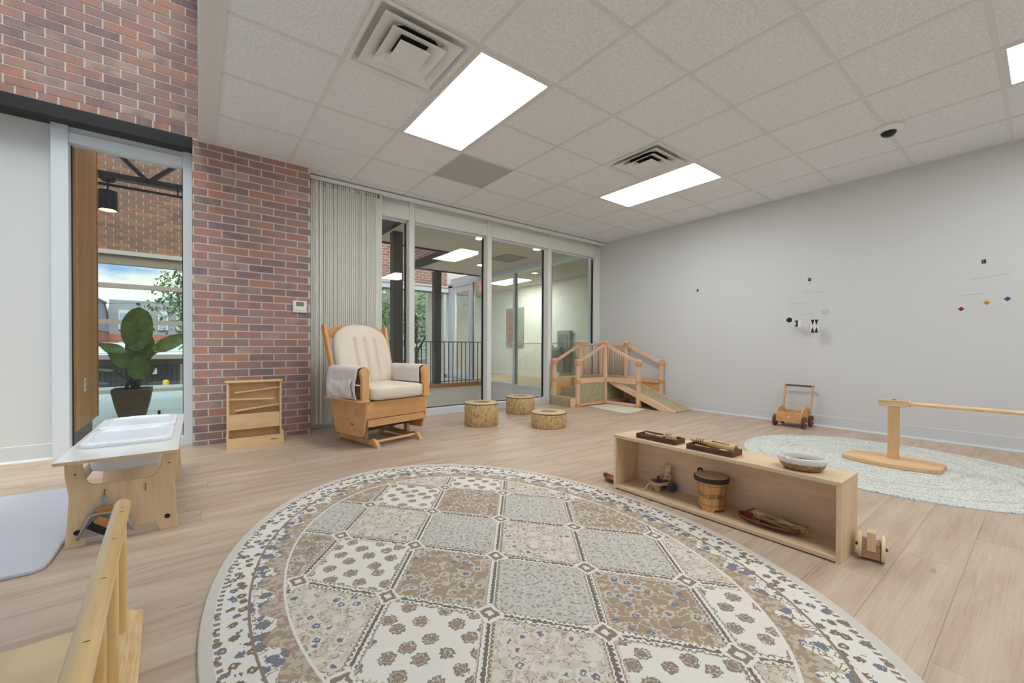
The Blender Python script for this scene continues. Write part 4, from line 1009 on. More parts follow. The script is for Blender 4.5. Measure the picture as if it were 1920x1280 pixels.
for x_ in (-.322, -.185):
    MB(L_).tube([(x_, 2.536, .232), (x_, 2.524, .228), (x_, 2.520, .212), (x_, 2.526, .205)], .0025, 7).build('hook', plain('hook_brass', (140, 122, 80), .4, metal=.8), t, smooth=True)
bin_m = plain('bin_white', (240, 240, 244), .35)
for i, (y0, y1) in enumerate(hb):
    bl = 'white plastic bin set in the sensory table, nearer the wooden bar' if i == 0 else 'white plastic bin set in the sensory table, nearer the potted plant'
    b_ = thing('plastic_bin', bl, 'bin', ((hx[0]+hx[1])/2, (y0+y1)/2, TZ+.012), 0, 'bins in the sensory table')
    ax, ay = .140, .185
    def shell(ins, zv, n=6, r=.045, ax=ax, ay=ay):
        pts = []; A, B = ax-ins, ay-ins
        for cx_, cy_, a0 in ((A-r, B-r, 0), (-A+r, B-r, 90), (-A+r, -B+r, 180), (A-r, -B+r, 270)):
            for q_ in range(n):
                a = math.radians(a0+90*q_/(n-1)); pts.append((cx_+r*math.cos(a), cy_+r*math.sin(a), zv))
        return pts
    lv = [(-.022, .001), (-.022, .016), (-.016, .019), (-.006, .019), (0.0, .012), (.010, -.112), (.03, -.122)]
    vs = []; nr = 24
    for ins, zv in lv: vs += shell(ins, zv)
    fs = [(j*nr+i_, j*nr+(i_+1) % nr, (j+1)*nr+(i_+1) % nr, (j+1)*nr+i_) for j in range(len(lv)-1) for i_ in range(nr)]
    fs.append(tuple(range((len(lv)-1)*nr, len(lv)*nr)))
    MB().add(vs, fs).build('tub', bin_m, b_, smooth=True, ang=SA, solid=.003)
    lid = MB(); lv2 = [(-.008, .006), (-.010, .020), (-.004, .024), (.006, .0235), (.010, .017)]
    vs = []
    for ins, zv in lv2: vs += shell(ins, zv)
    fs = [(j*nr+i_, j*nr+(i_+1) % nr, (j+1)*nr+(i_+1) % nr, (j+1)*nr+i_) for j in range(len(lv2)-1) for i_ in range(nr)]
    fs.append(tuple(range((len(lv2)-1)*nr, len(lv2)*nr)))
    lo = lid.add(vs, fs).build('lid', plain('lid_white', (232, 235, 240), .3), b_, smooth=True, ang=SA)
    for s_ in (-1, 1): MB().box(-.07, .07, s_*.188-.012, s_*.188+.012, .010, .026).build('lid_grip', plain('lid_white', (232, 235, 240), .3), lo, bevel=.006)
# dustpan and brush hung on the end panel
t = thing('dustpan', 'small wooden dustpan hung by blue cord on the sensory table end', 'dustpan', (-.318, 2.505, 0)); L_ = t.location
MB(L_).box(-.352, -.272, 2.498, 2.514, .135, .168).build('handle_block', wood('pan_wood', (196, 138, 88), (172, 112, 66), axis=0), t, bevel=.006)
MB(L_).prism([(-.362, .137), (-.262, .137), (-.225, .040), (-.405, .040)], 1, 2.515, 2.519).build('pan', plain('pan_grey', (176, 172, 166), .4, metal=.2), t)
MB(L_).tube([(-.405, 2.50, .040), (-.362, 2.50, .137), (-.262, 2.50, .137), (-.225, 2.50, .040)], .006, 8).build('pan_lip', plain('pan_grey', (176, 172, 166), .4, metal=.2), t, smooth=True)
MB(L_).tube([(-.318, 2.506, .165), (-.322, 2.510, .185), (-.330, 2.518, .212), (-.318, 2.520, .208), (-.312, 2.508, .183), (-.345, 2.500, .165), (-.365, 2.500, .140)], .003, 7).build('cord', plain('cord_blue', (120, 170, 205), .7), t, smooth=True)
t = thing('hand_brush', 'little black bristle brush tucked in the hanging dustpan', 'brush', (-.315, 2.49, 0)); L_ = t.location
MB(L_).bar((-.345, 2.494, .118), (-.275, 2.494, .062), .014, .034, (0, 0, 1)).build('back', wood('pan_wood', (196, 138, 88), (172, 112, 66), axis=0), t, bevel=.003)
MB(L_).bar((-.366, 2.492, .100), (-.296, 2.492, .044), .016, .028, (0, 0, 1)).build('bristles', plain('bristle', (24, 22, 22), .8), t)

# ================================================================== GREY MAT
pl_ = [(-1.75, 3.575), (-.52, 3.560), (-.470, 3.52), (-.460, 2.62), (-.463, 2.41), (-.470, 2.355), (-.500, 2.330), (-.58, 2.332), (-1.75, 2.37)]
o = MB((-1.1, 2.95, 0)).prism(pl_, 2, 0, .018).build('activity_mat', plain('mat_grey', (198, 196, 204), .45, spec=.4), bevel=.006); o.location = (-1.1, 2.95, 0)
tag(o, 'smooth grey foam mat lying beside the sensory table', 'mat')

# ================================================================== TODDLER BAR (near left)
t = thing('toddler_barre', 'varnished wooden rail on dowel posts with a plywood base', 'bar', (-.136, 1.770, 0), math.radians(2.55))
MB().box(-1.25, -.125, -1.55, -.004, 0, .018).build('plywood_base', wood('base_ply', (226, 200, 158), (214, 184, 140), axis=1, scale=4, stretch=4), t, bevel=.002)
MB().prism([(-.125, 0), (0, 0), (0, .016), (-.006, .022), (-.022, .024), (-.026, .030), (-.119, .030), (-.125, .026)], 1, -1.55, 0).build('pine_board', pine_y, t, bevel=.001)
varn = wood('varnished', (232, 200, 142), (218, 180, 120), axis=1, scale=6, stretch=9, rough=.22, spec=.6)
varn_z = wood('varnished_z', (230, 194, 130), (214, 172, 108), axis=2, scale=6, stretch=9, rough=.3, spec=.5)
MB().tube([(-.045, -.055, .386), (-.045, -.06, .386), (-.045, -1.5, .386), (-.045, -1.505, .386)], [.014, .0195, .0195, .014], 24).build('rail', varn, t, smooth=True, ang=SA)
for yv in (-.125, -.395, -.665, -.935, -1.205, -1.475):
    MB().cyl((-.045, yv, .028), (-.045, yv, .380), .0125, n=18).build('post', varn_z, t, smooth=True, ang=SA)
dm = plain('slot_dark', (80, 56, 32), .8)
for yv in (-.145, -.19, -.40, -.62, -.85, -1.08): MB().sell((-.041, yv, .4052), (.006, .0012, .0006), (1, 1), 10, 6).build('dowel_mark', dm, t)

# ================================================================== LOBBY AND ATRIUM BEYOND THE GLASS
YF = 10.2
lob_m, kk, bb2 = newmat('lobby_tile'); x, y, z = kk.sep(kk.obj())
gx = kk.m('LESS_THAN', kk.m('FRACT', kk.m('MULTIPLY', x, 1/1.2)), .010); gy = kk.m('LESS_THAN', kk.m('FRACT', kk.m('MULTIPLY', y, 1/.30)), .018)
kk.put(bb2.inputs['Base Color'], kk.mix(kk.m('MAXIMUM', gx, kk.m('MULTIPLY', gy, .5)), lin((196, 222, 212)), lin((120, 140, 132)))); bb2.inputs['Roughness'].default_value = .35
o = MB().box(-5, 1.3, 4.84, YF+1.6, -.2, 0).build('floor_lobby', lob_m); struct(o, 'pale mint floor beyond the tall window', 'floor')
wall_d = plain('brown_plinth', (112, 92, 84), .5)
slat_m = wood('slat_wood', (218, 150, 72), (190, 120, 50), axis=2, scale=8, stretch=10, rnd=.12)
sw = MB().box(-1.25, -.812, 4.875, 5.85, .16, 5.0).build('wall_slats', plain('slat_back', (120, 78, 40), .7)); struct(sw, 'warm timber slat wall beyond the tall window', 'wall')
slm = MB().box(0, .024, -.062, .062, .155, 5.0).mesh('slat', slat_m)
yv = 4.94
while yv < 5.83: inst('slat', slm, sw, (-.812, yv, 0)); yv += .131
inst('slat', MB().box(-.3, .024, 0, .02, .155, 5.0).mesh('slat', slat_m), sw, (-.812, 5.85, 0))
o = MB().box(-1.25, -.83, 4.875, 5.83, 0, .16).build('trim_3', wall_d); struct(o, 'dark plinth under the timber slat wall', 'trim')
t = thing('slat_outlet', 'white outlet plate on the timber slat wall', 'outlet', (-.788, 5.20, .52))
MB().box(0, .006, -.035, .035, -.06, .06).build('plate', white_m, t, bevel=.002)
for z_ in (-.025, .025): MB().box(.006, .008, -.014, .014, z_-.014, z_+.014).build('socket', plain('socket_grey', (170, 168, 164), .5), t)
# far brick wall over curtain wall
fb = MB().box(-4, 6.2, YF+.006, YF+.3, 2.50, 5.2).build('wall_far', mortar_m); struct(fb, 'high brick wall above the lobby curtain wall', 'wall')
brick_l = brick_mat('brick_lobby', [(118, 88, 72), (146, 108, 86), (132, 100, 80), (164, 114, 84), (136, 102, 84), (168, 124, 94), (122, 92, 78)])
bml = MB().box(-.0965, .0965, 0, .05, -.0292, .0292).mesh('brick', brick_l)
brick_field(fb, -1.75, .12, 2.58, 4.45, YF, 2.58, -.05, bml)
def brick_tex(name, ax):
    m, k, b = newmat(name); x, y, z = k.sep(k.obj())
    t_ = k.n('ShaderNodeTexBrick'); k.put(t_.inputs['Vector'], k.comb(y if ax == 0 else x, z, 0.0))
    t_.inputs['Color1'].default_value = (*lin((150, 104, 92)), 1); t_.inputs['Color2'].default_value = (*lin((176, 124, 106)), 1); t_.inputs['Mortar'].default_value = (*lin((205, 192, 180)), 1)
    t_.inputs['Scale'].default_value = 1.0; t_.inputs['Brick Width'].default_value = BP; t_.inputs['Row Height'].default_value = CP; t_.inputs['Mortar Size'].default_value = .0055
    k.put(b.inputs['Base Color'], t_.outputs[0]); b.inputs['Roughness'].default_value = .9
    k.put(b.inputs['Normal'], k.bump(t_.outputs['Fac'], -.5, .004)); return m
btx = brick_tex('brick_far_x', 1); bty = brick_tex('brick_far_y', 0)
o = MB().box(.6, 5.62, YF-.004, YF+.01, 2.58, 4.8).build('wall_atrium_far', btx); struct(o, 'brick wall of the atrium seen under the corridor soffit', 'wall')
beige_m = plain('soffit_beige', (196, 182, 164), .8)
o = MB().box(-4, 6.2, YF-.06, YF+.06, 2.33, 2.50).build('trim_4', plain('header_tan', (150, 138, 116), .6)); struct(o, 'tan header band over the curtain wall', 'trim')
o = MB().box(-4, 1.3, YF-.10, YF-.0, 2.50, 2.575).build('trim_5', plain('header_pale', (200, 188, 176), .6)); struct(o, 'pale strip between brick and tan header', 'trim')
cw = thing('window_3', 'curtain wall with tan horizontal mullions facing the street', 'window', (0, 0, 0)); cw['kind'] = 'structure'
mu_m = plain('mullion_tan', (176, 160, 146), .5)
for z_ in (1.955, 1.306, .665, .03): MB().box(-4, 1.3, YF-.05, YF+.05, z_-.05, z_+.03).build('transom', mu_m, cw)
for x_ in (-3.2, -1.75, .22, 1.28): MB().box(x_, x_+.05, YF-.05, YF+.05, 0, 2.33).build('mullion', mu_m, cw)
for x0, x1 in ((-3.15, -1.75), (-1.70, .22), (.27, 1.28)): MB().box(x0, x1, YF, YF+.006, .05, 2.33).build('pane', glass2_m, cw)
o = MB().box(-5, 1.3, 4.84, 6.6, 5.2, 5.35).build('lobby_shade_roof', plain('shade_roof', (190, 180, 168), .9)); struct(o, 'added partial roof out of view, shading the timber slat wall', 'ceiling')  # unseen partial roof, added to keep the lobby dimmer than outdoors
o = MB().box(-4.1, -4, 4.84, YF+.3, 0, 5.3).build('wall_lobby_side', plain('lobby_wall', (206, 196, 184), .8)); struct(o, 'plain lobby side wall', 'wall')
# truss, rod and pendant
t = thing('steel_truss', 'dark steel roof truss with diagonal webs in the lobby', 'truss', (-.6, 7.4, 3.05)); L_ = t.location
MB(L_).box(-3.9, 2.0, 7.34, 7.46, 3.04, 3.055).build('bottom_chord', steel_m, t); MB(L_).box(-3.9, 2.0, 7.395, 7.405, 3.055, 3.125).build('chord_web', steel_m, t)
MB(L_).box(-3.9, 2.0, 7.34, 7.46, 3.62, 3.635).build('top_chord', steel_m, t)
for k_ in range(-3, 3):
    xb = -.50+k_*1.10
    MB(L_).bar((xb-.02, 7.4, 3.10), (xb-.55, 7.4, 3.63), .05, .05).build('web', steel_m, t); MB(L_).bar((xb+.02, 7.4, 3.10), (xb+.55, 7.4, 3.63), .05, .05).build('web', steel_m, t)
MB(L_).cyl((-3.9, 7.4, 2.955), (2.0, 7.4, 2.955), .018, n=10).build('hanger_pipe', steel_m, t)
MB(L_).cyl((-.19, 7.4, 2.955), (-.19, 7.4, 3.04), .010, n=8).build('pipe_hanger', steel_m, t)
t = thing('pendant_lamp', 'black cylinder pendant lamp hanging from the truss', 'lamp', (-.90, 7.4, 3.04)); 
MB().lathe([(.075, 0), (.08, -.02), (.06, -.045), (.02, -.05)], n=28).build('canopy', steel_m, t, smooth=True)
MB().cyl((0, 0, -.05), (0, 0, -.17), .012, n=10).build('stem', steel_m, t)
MB().lathe([(.005, -.165), (.095, -.17), (.098, -.42), (.090, -.42), (.088, -.36), (.005, -.36)], n=32).build('shade', steel_m, t, smooth=True, ang=SA)
MB().lathe([(.085, -.395), (.002, -.40)], n=28).build('bulb', emis('pendant_glow', (255, 226, 180), 30), t)
# potted plant
t = thing('potted_plant', 'broad leaved plant in a brown square tapered pot beyond the window', 'plant', (-.61, 6.75, 0))
pot_m = plain('pot_brown', (92, 74, 60), .7, var=.02)
def sq(h, r, zv):
    pts = []
    for cx_, cy_, a0 in ((h-r, h-r, 0), (-h+r, h-r, 90), (-h+r, -h+r, 180), (h-r, -h+r, 270)):
        for q_ in range(5):
            a = math.radians(a0+22.5*q_); pts.append((cx_+r*math.cos(a), cy_+r*math.sin(a), zv))
    return pts
lv = [(.118, .03, 0), (.155, .04, .16), (.178, .04, .30), (.182, .04, .35), (.170, .04, .35), (.165, .04, .31)]
vs = []
for a in lv: vs += sq(*a)
fs = [(j*20+i, j*20+(i+1) % 20, (j+1)*20+(i+1) % 20, (j+1)*20+i) for j in range(5) for i in range(20)]; fs += [tuple(range(19, -1, -1)), tuple(range(100, 120))]
MB().add(vs, fs).build('pot', pot_m, t, smooth=True, ang=SA)
leaf_m, kk, bb2 = newmat('leaf_green'); nn = kk.noise(kk.obj(), 14, 3)
kk.put(bb2.inputs['Base Color'], kk.ramp(nn, [(.3, lin((66, 92, 34))), (.7, lin((112, 140, 54)))])); bb2.inputs['Roughness'].default_value = .4
try:
    bb2.inputs['Transmission Weight'].default_value = 0
    bb2.inputs['Subsurface Weight'].default_value = 0
except Exception: pass
stem_m = plain('stem_green', (58, 60, 34), .6)
def leaf(base, tip, width, nrm, fold=.12, droop=.15, rounded=False):
    base = Vector(base); tip = Vector(tip); ax = tip-base; Ln = ax.length; d_ = ax.normalized(); sd = d_.cross(Vector(nrm)).normalized(); up_ = sd.cross(d_).normalized()
    def fn(u_, v_):
        a = u_*2-1; w_ = width*max(0.0, 1-abs(2*v_-1)**2.2)**.62 if rounded else width*max(0.0, math.sin(PI*min(1, v_**.72)))**.8
        return tuple(base+d_*Ln*v_+sd*a*w_+up_*(fold*width*abs(a)**1.3*1.6-droop*Ln*v_*v_+.03*width*math.sin(9*v_+3*a)))
    MB().grid(fn, 8, 16).build('leaf', leaf_m, t, smooth=True)
def stem(b0, b1, bend=(0, 0, 0), r=.009):
    b0 = Vector(b0); b1 = Vector(b1); mid = (b0+b1)/2+Vector(bend)
    MB().tube([b0, b0*.55+mid*.45, mid, mid*.5+b1*.5, b1], [r, r*.95, r*.9, r*.8, r*.65], 8).build('stem', stem_m, t, smooth=True)
LV = [((.03, .0, .80), (.075, -.03, 1.34), .155, (-.2, -1, .15), 0.0),      # big upright
      ((.05, .02, .62), (.09, .06, 1.06), .14, (0, -1, .3), 0.0),
      ((.19, -.02, .80), (.60, -.05, 1.05), .105, (.25, -.75, .75), .10),
      ((-.06, -.02, .76), (-.30, -.03, .885), .085, (0, -.8, .7), .0),
      ((.0, -.05, .62), (-.21, -.10, .78), .085, (-.1, -.85, .5), .0),
      ((.06, -.08, .46), (.075, -.12, .78), .105, (0, -1, .15), .0),
      ((-.16, .0, .56), (-.39, .0, .595), .04, (0, -.35, 1), .05),
      ((.10, -.02, .50), (.21, -.06, .60), .05, (.3, -.8, .5), .1),
      ((.10, .05, .70), (.24, .02, .80), .05, (0, -.5, .9), .1)]
for i, (b0, b1, wd, nr_, dr) in enumerate(LV):
    leaf(b0, b1, wd, nr_, .10, dr, i < 2)
    stem((random.uniform(-.05, .07), random.uniform(-.05, .05), .31), b0, (random.uniform(-.02, .02), 0, .03))
for i in range(6): stem((random.uniform(-.08, .08), random.uniform(-.06, .06), .31), (random.uniform(-.03, .12), random.uniform(-.05, .05), random.uniform(.5, .62)), (0, 0, .02), .008)
o = MB((-.34, 6.3, 0)).cyl((-.34, 6.3, 0), (-.34, 6.3, .11), .014, n=14).build('door_stop', black_m); o.location = (-.34, 6.3, 0); tag(o, 'small black post on the mint floor beside the pot', 'door stop')

# ---- corridor: void, ceilings, railing, partition
o = MB().box(1.3, 5.62, 8.36, YF+.3, -.25, 0).build('floor_landing', plain('landing_floor', (190, 184, 180), .4)); struct(o, 'grey landing floor beyond the stair void', 'floor')
o = MB().box(1.3, 5.62, 8.34, 8.36, -2.2, -.055).build('wall_void_far', plain('fascia_white', (234, 226, 216), .7)); struct(o, 'white fascia on the far side of the stair void', 'wall')
o = MB().box(1.28, 1.3, 4.9, 8.36, -2.2, -.0).build('wall_void_side', plain('fascia_white', (234, 226, 216), .7)); struct(o, 'white fascia at the side of the stair void', 'wall')
o = MB().box(1.3, 5.62, 4.86, 8.36, -2.4, -2.2).build('floor_lower', plain('lower_floor', (214, 204, 192), .6)); struct(o, 'lower floor at the foot of the stair void', 'floor')
o = MB().box(1.3, 5.62, 8.30, 8.38, -.06, .03).build('trim_6', wood('trim_cherry', (186, 116, 66), (160, 92, 50), axis=0)); struct(o, 'cherry wood trim under the black railing', 'trim')
cc_m = plain('corridor_ceiling', (226, 212, 194), .85)
c1 = MB().box(2.30, 5.62, 4.9, 6.74, 2.62, 2.72).build('ceiling_corridor', cc_m); struct(c1, 'beige soffit of the corridor outside the glazing', 'ceiling')
c2 = MB().box(3.86, 5.62, 6.74, 8.53, 2.62, 2.72).build('ceiling_corridor_far', cc_m); struct(c2, 'beige soffit of the corridor over the railing', 'ceiling')
o = MB().box(2.22, 2.30, 4.9, 6.78, 2.58, 2.74).build('trim_7', steel_m); struct(o, 'black steel edge beam beside the first corridor soffit', 'beam')
o = MB().box(2.22, 3.90, 6.72, 6.78, 2.60, 2.74).build('trim_8', steel_m); struct(o, 'black steel edge at the end of the first soffit', 'beam')
o = MB().box(3.80, 3.86, 6.74, 8.57, 2.56, 2.74).build('trim_9', steel_m); struct(o, 'black steel edge beam beside the far corridor soffit', 'beam')
o = MB().box(3.80, 5.62, 8.51, 8.57, 2.60, 2.74).build('trim_10', steel_m); struct(o, 'black steel edge at the end of the far soffit', 'beam')
o = MB().box(2.24, 2.36, 4.9, 6.78, 2.74, 4.8).build('wall_atrium_near', bty); struct(o, 'brick atrium wall over the first black beam', 'wall')
o = MB().box(3.82, 3.94, 6.74, 8.57, 2.74, 4.8).build('wall_atrium_mid', bty); struct(o, 'brick atrium wall over the far black beam', 'wall')
for (x_, y_), lb in (((3.677, 5.585), 'recessed downlight in soffit beyond the second pane'), ((4.893, 7.408), 'recessed downlight in the far corridor soffit'), ((4.886, 5.565), 'recessed downlight in soffit beyond the third pane')):
    t = thing('downlight', lb, 'downlight', (x_, y_, 2.62), 0, 'corridor downlights')
    MB().lathe([(.09, .0), (.085, -.006), (.07, -.004)], n=28, caps=False).build('trim_ring', white_m, t, smooth=True)
    MB().lathe([(.07, -.003), (.002, -.003)], n=28).build('lens', emis('downlight_glow_%d' % int(x_*100+y_), (255, 250, 238), 60), t)
o = MB((4.93, 6.5, 2.62)).box(4.66, 5.21, 6.2, 6.79, 2.612, 2.622).build('corridor_grille', plain('grille_tan', (166, 154, 138), .6)); o.location = (4.93, 6.5, 2.62); tag(o, 'flat tan air grille in the corridor soffit', 'air vent')
def steel_col(x_, y_, w_, ztop, lb):
    t = thing('steel_column', lb, 'column', (x_, y_, -2.2 if y_ < 8.3 else 0), 0, 'dark steel columns'); zb = t.location.z
    MB().box(-w_/2, w_/2, -w_/2, w_/2, 0, ztop-zb).build('shaft', plain('column_bronze', (62, 54, 48), .45, metal=.2), t, bevel=.004)
    MB().box(-w_/2-.03, w_/2+.03, -w_/2-.03, w_/2+.03, 0, .012).build('base_plate', steel_m, t)
steel_col(2.47, 6.08, .15, 2.62, 'dark steel column behind the glider chair')
steel_col(4.52, 8.70, .16, 2.62, 'dark steel column behind the black railing')
t = thing('guard_railing', 'black steel guard railing with thin balusters beyond the second pane', 'railing', (3.4, 8.33, .03)); L_ = t.location
MB(L_).box(1.3, 5.6, 8.32, 8.345, .965, .985).build('top_rail', steel_m, t); MB(L_).box(1.3, 5.6, 8.325, 8.34, .07, .085).build('bottom_rail', steel_m, t)
bm_ = MB().box(-.008, .008, -.008, .008, 0, .94).mesh('baluster', steel_m)
xv = 1.36
while xv < 5.58: inst('baluster', bm_, t, (xv-L_.x, 8.332-L_.y, 0)); xv += .113
t = thing('stair_railing', 'sloping black stair railing down in the void', 'railing', (2.35, 5.6, -1.2)); L_ = t.location
MB(L_).bar((1.7, 5.75, .38), (3.1, 5.75, -.60), .03, .03).build('top_rail', steel_m, t); MB(L_).bar((1.7, 5.75, .22), (3.1, 5.75, -.76), .02, .02).build('mid_rail', steel_m, t)
for i in range(12): MB(L_).box(1.75+i*.115-.007, 1.75+i*.115+.007, 5.743, 5.757, -1.2, .34-.0805*i).build('baluster', steel_m, t)
# partition (continuation of the right wall)
w4 = thing('window_4', 'aluminium glazed partition along the corridor beside the void', 'window', (0, 0, 0)); w4['kind'] = 'structure'
MB().box(5.62, 5.72, 4.9, 8.95, 2.50, 2.64).build('head', alu_m, w4); MB().box(5.615, 5.72, 4.9, 8.95, -.06, .045).build('sill', alu_m, w4)
for y_ in (4.95, 6.05, 7.15, 8.25, 8.90): MB().box(5.62, 5.72, y_, y_+.06, .045, 2.50).build('mullion', alu_m, w4); MB().box(5.655, 5.665, y_-.014, y_, .045, 2.50).build('gasket', gasket_m, w4)
for y0, y1 in ((5.01, 6.05), (6.11, 7.15), (7.21, 8.25), (8.31, 8.90)): MB().box(5.66, 5.666, y0, y1, .045, 2.50).build('pane', glass2_m, w4)
o = MB().box(5.615, 5.72, 4.86, 9.0, -2.2, -.06).build('wall_void_right', plain('fascia_white2', (232, 230, 226), .7)); struct(o, 'white fascia below the corridor partition', 'wall')
# glazed door in the same line
t = thing('door_1', 'white framed glass door at the end of the corridor', 'door', (5.70, 9.5, 0)); t['kind'] = 'structure'
MB().box(-.02, .025, -.46, -.35, .02, 2.48).build('stile', white_m, t); MB().box(-.02, .025, .35, .46, .02, 2.48).build('stile', white_m, t)
MB().box(-.02, .025, -.35, .35, 2.34, 2.48).build('top_rail', white_m, t); MB().box(-.02, .025, -.35, .35, .02, .24).build('bottom_rail', white_m, t)
MB().box(0, .006, -.35, .35, .24, 2.34).build('pane', glass2_m, t)
MB().tube([(-.02, -.40, 1.0), (-.07, -.40, 1.0), (-.07, -.40, 1.15), (-.02, -.40, 1.15)], .008, 8).build('handle', alu_m, t)
fr = MB(); fr.box(5.66, 5.74, 8.96, 9.03, 0, 2.55); fr.box(5.66, 5.74, 9.97, 10.2, 0, 2.55); fr.box(5.66, 5.74, 8.96, 10.2, 2.49, 2.62)
o = fr.build('trim_11', alu_m); struct(o, 'aluminium frame of the corridor end door', 'door frame')
t = thing('exit_sign', 'red lettered exit sign hung in the room past the partition', 'sign', (5.95, 8.9, 2.42))
MB().box(-.012, .012, -.16, .16, -.10, .10).build('housing', plain('sign_white', (236, 234, 230), .5), t)
fc = bpy.data.curves.new('exit_text', 'FONT'); fc.body = 'EXIT'; fc.size = .17; fc.align_x = 'CENTER'; fc.align_y = 'CENTER'; fc.extrude = .001
tmp = bpy.data.objects.new('exit_text', fc); COL.objects.link(tmp)
bpy.context.view_layer.update()
tme = bpy.data.meshes.new_from_object(tmp.evaluated_get(bpy.context.evaluated_depsgraph_get())); bpy.data.objects.remove(tmp)
tme.materials.clear(); tme.materials.append(emis('exit_red', (235, 30, 40), 1.6))
lo = inst('lettering', tme, t, (-.0145, 0, 0), None, (PI/2, 0, -PI/2))
MB().cyl((0, 0, .10), (0, 0, .22), .008, n=8).build('stem', white_m, t)
# room past the partition
o = MB().box(5.72, 8.0, 4.86, 12.0, -.25, 0).build('floor_next_room', plain('next_floor', (186, 160, 130), .5)); struct(o, 'wood coloured floor of the room past the partition', 'floor')
nw = plain('next_wall', (230, 229, 221), .8)
o = MB().box(7.70, 7.85, 4.9, 12.0, 0, 2.75).build('wall_next_room', nw); struct(o, 'cream wall of the room past the partition', 'wall')
o = MB().box(5.74, 8.0, 4.9, 12.0, 2.62, 2.75).build('ceiling_next_room', plain('next_ceiling', (208, 206, 196), .9)); struct(o, 'pale ceiling of the room past the partition', 'ceiling')
o = MB().box(5.72, 8.0, 11.6, 11.75, 0, 2.75).build('wall_next_end', nw); struct(o, 'end wall of the room past the partition', 'wall')
o = MB().box(5.69, 8.0, 4.80, 4.90, 0, 2.75).build('wall_next_near', nw); struct(o, 'near wall of the room past the partition', 'wall')
o = MB().box(7.685, 7.70, 4.9, 11.6, 0, .11).build('baseboard_next', white_m); struct(o, 'white baseboard in the room past the partition', 'baseboard')
o = MB().box(7.685, 7.70, 4.9, 9.9, .98, 1.02).build('trim_12', white_m); struct(o, 'white chair rail in the room past the partition', 'trim')
panel = thing('ceiling_light', 'bright ceiling panel in the room past the partition', 'ceiling light', (6.75, 8.8, 2.62), 0, 'ceiling light panels')
MB().box(-.30, .30, -.61, .61, -.006, .0).build('frame', tee_m, panel); MB().box(-.27, .27, -.58, .58, -.010, -.006).build('diffuser', emis('lamp_next', (255, 253, 250), 15), panel)
t = thing('window_5', 'small green framed window in the cream wall past the partition', 'window', (7.69, 9.75, 1.45)); t['kind'] = 'structure'
gf = plain('frame_green', (150, 160, 150), .5)
MB().box(-.02, .03, -.42, .42, .50, .58).build('head', gf, t); MB().box(-.02, .03, -.42, .42, -.58, -.50).build('sill', gf, t)
MB().box(-.02, .03, -.42, -.05, -.50, .50).build('side_panel', gf, t); MB().box(-.02, .03, .34, .42, -.50, .50).build('jamb', gf, t)
MB().box(.0, .004, -.05, .34, -.50, .50).build('view_pane', brick_tex('brick_pane', 0), t)
# drinking fountain
t = thing('drinking_fountain', 'grey steel bottle filler and drinking fountain on the cream wall', 'drinking fountain', (7.69, 7.62, 0))
ss = plain('stainless', (158, 158, 152), .4, metal=.1); ss2 = plain('stainless_dark', (128, 128, 124), .4, metal=.1)
MB().box(-.09, 0, -.23, .23, .82, 1.30).build('bottle_filler', ss, t, bevel=.01)
MB().box(-.10, -.09, -.15, .15, .86, 1.18).build('filler_recess', ss2, t)
MB().prism([(-.46, .78), (-.44, .86), (-.02, .86), (0, .82), (0, .60), (-.30, .60)], 1, -.25, .30).build('basin', ss2, t, bevel=.01)
MB().box(-.30, 0, -.22, .27, .22, .60).build('cabinet', ss, t, bevel=.01)
MB().tube([(-.34, .1, .86), (-.36, .1, .90), (-.40, .1, .905)], .012, 8).build('bubbler', plain('chrome', (220, 222, 222), .1, metal=1), t, smooth=True)
# atrium far glazing on the landing
w6 = thing('window_6', 'far glazed wall of the landing with trees beyond', 'window', (0, 0, 0)); w6['kind'] = 'structure'
for x_ in (1.32, 2.35, 3.4, 4.42, 5.5): MB().box(x_, x_+.07, YF-.05, YF+.05, 0, 2.33).build('mullion', alu_m, w6)
MB().box(1.32, 5.62, YF-.05, YF+.05, 0, .10).build('sill', alu_m, w6)
MB().box(1.32, 5.62, YF-.08, YF-.06, 2.36, 2.46).build('head_cover', alu_m, w6)
for x0, x1 in ((1.39, 2.35), (2.42, 3.4), (3.47, 4.42), (4.49, 5.5)): MB().box(x0, x1, YF, YF+.006, .10, 2.33).build('pane', glass2_m, w6)

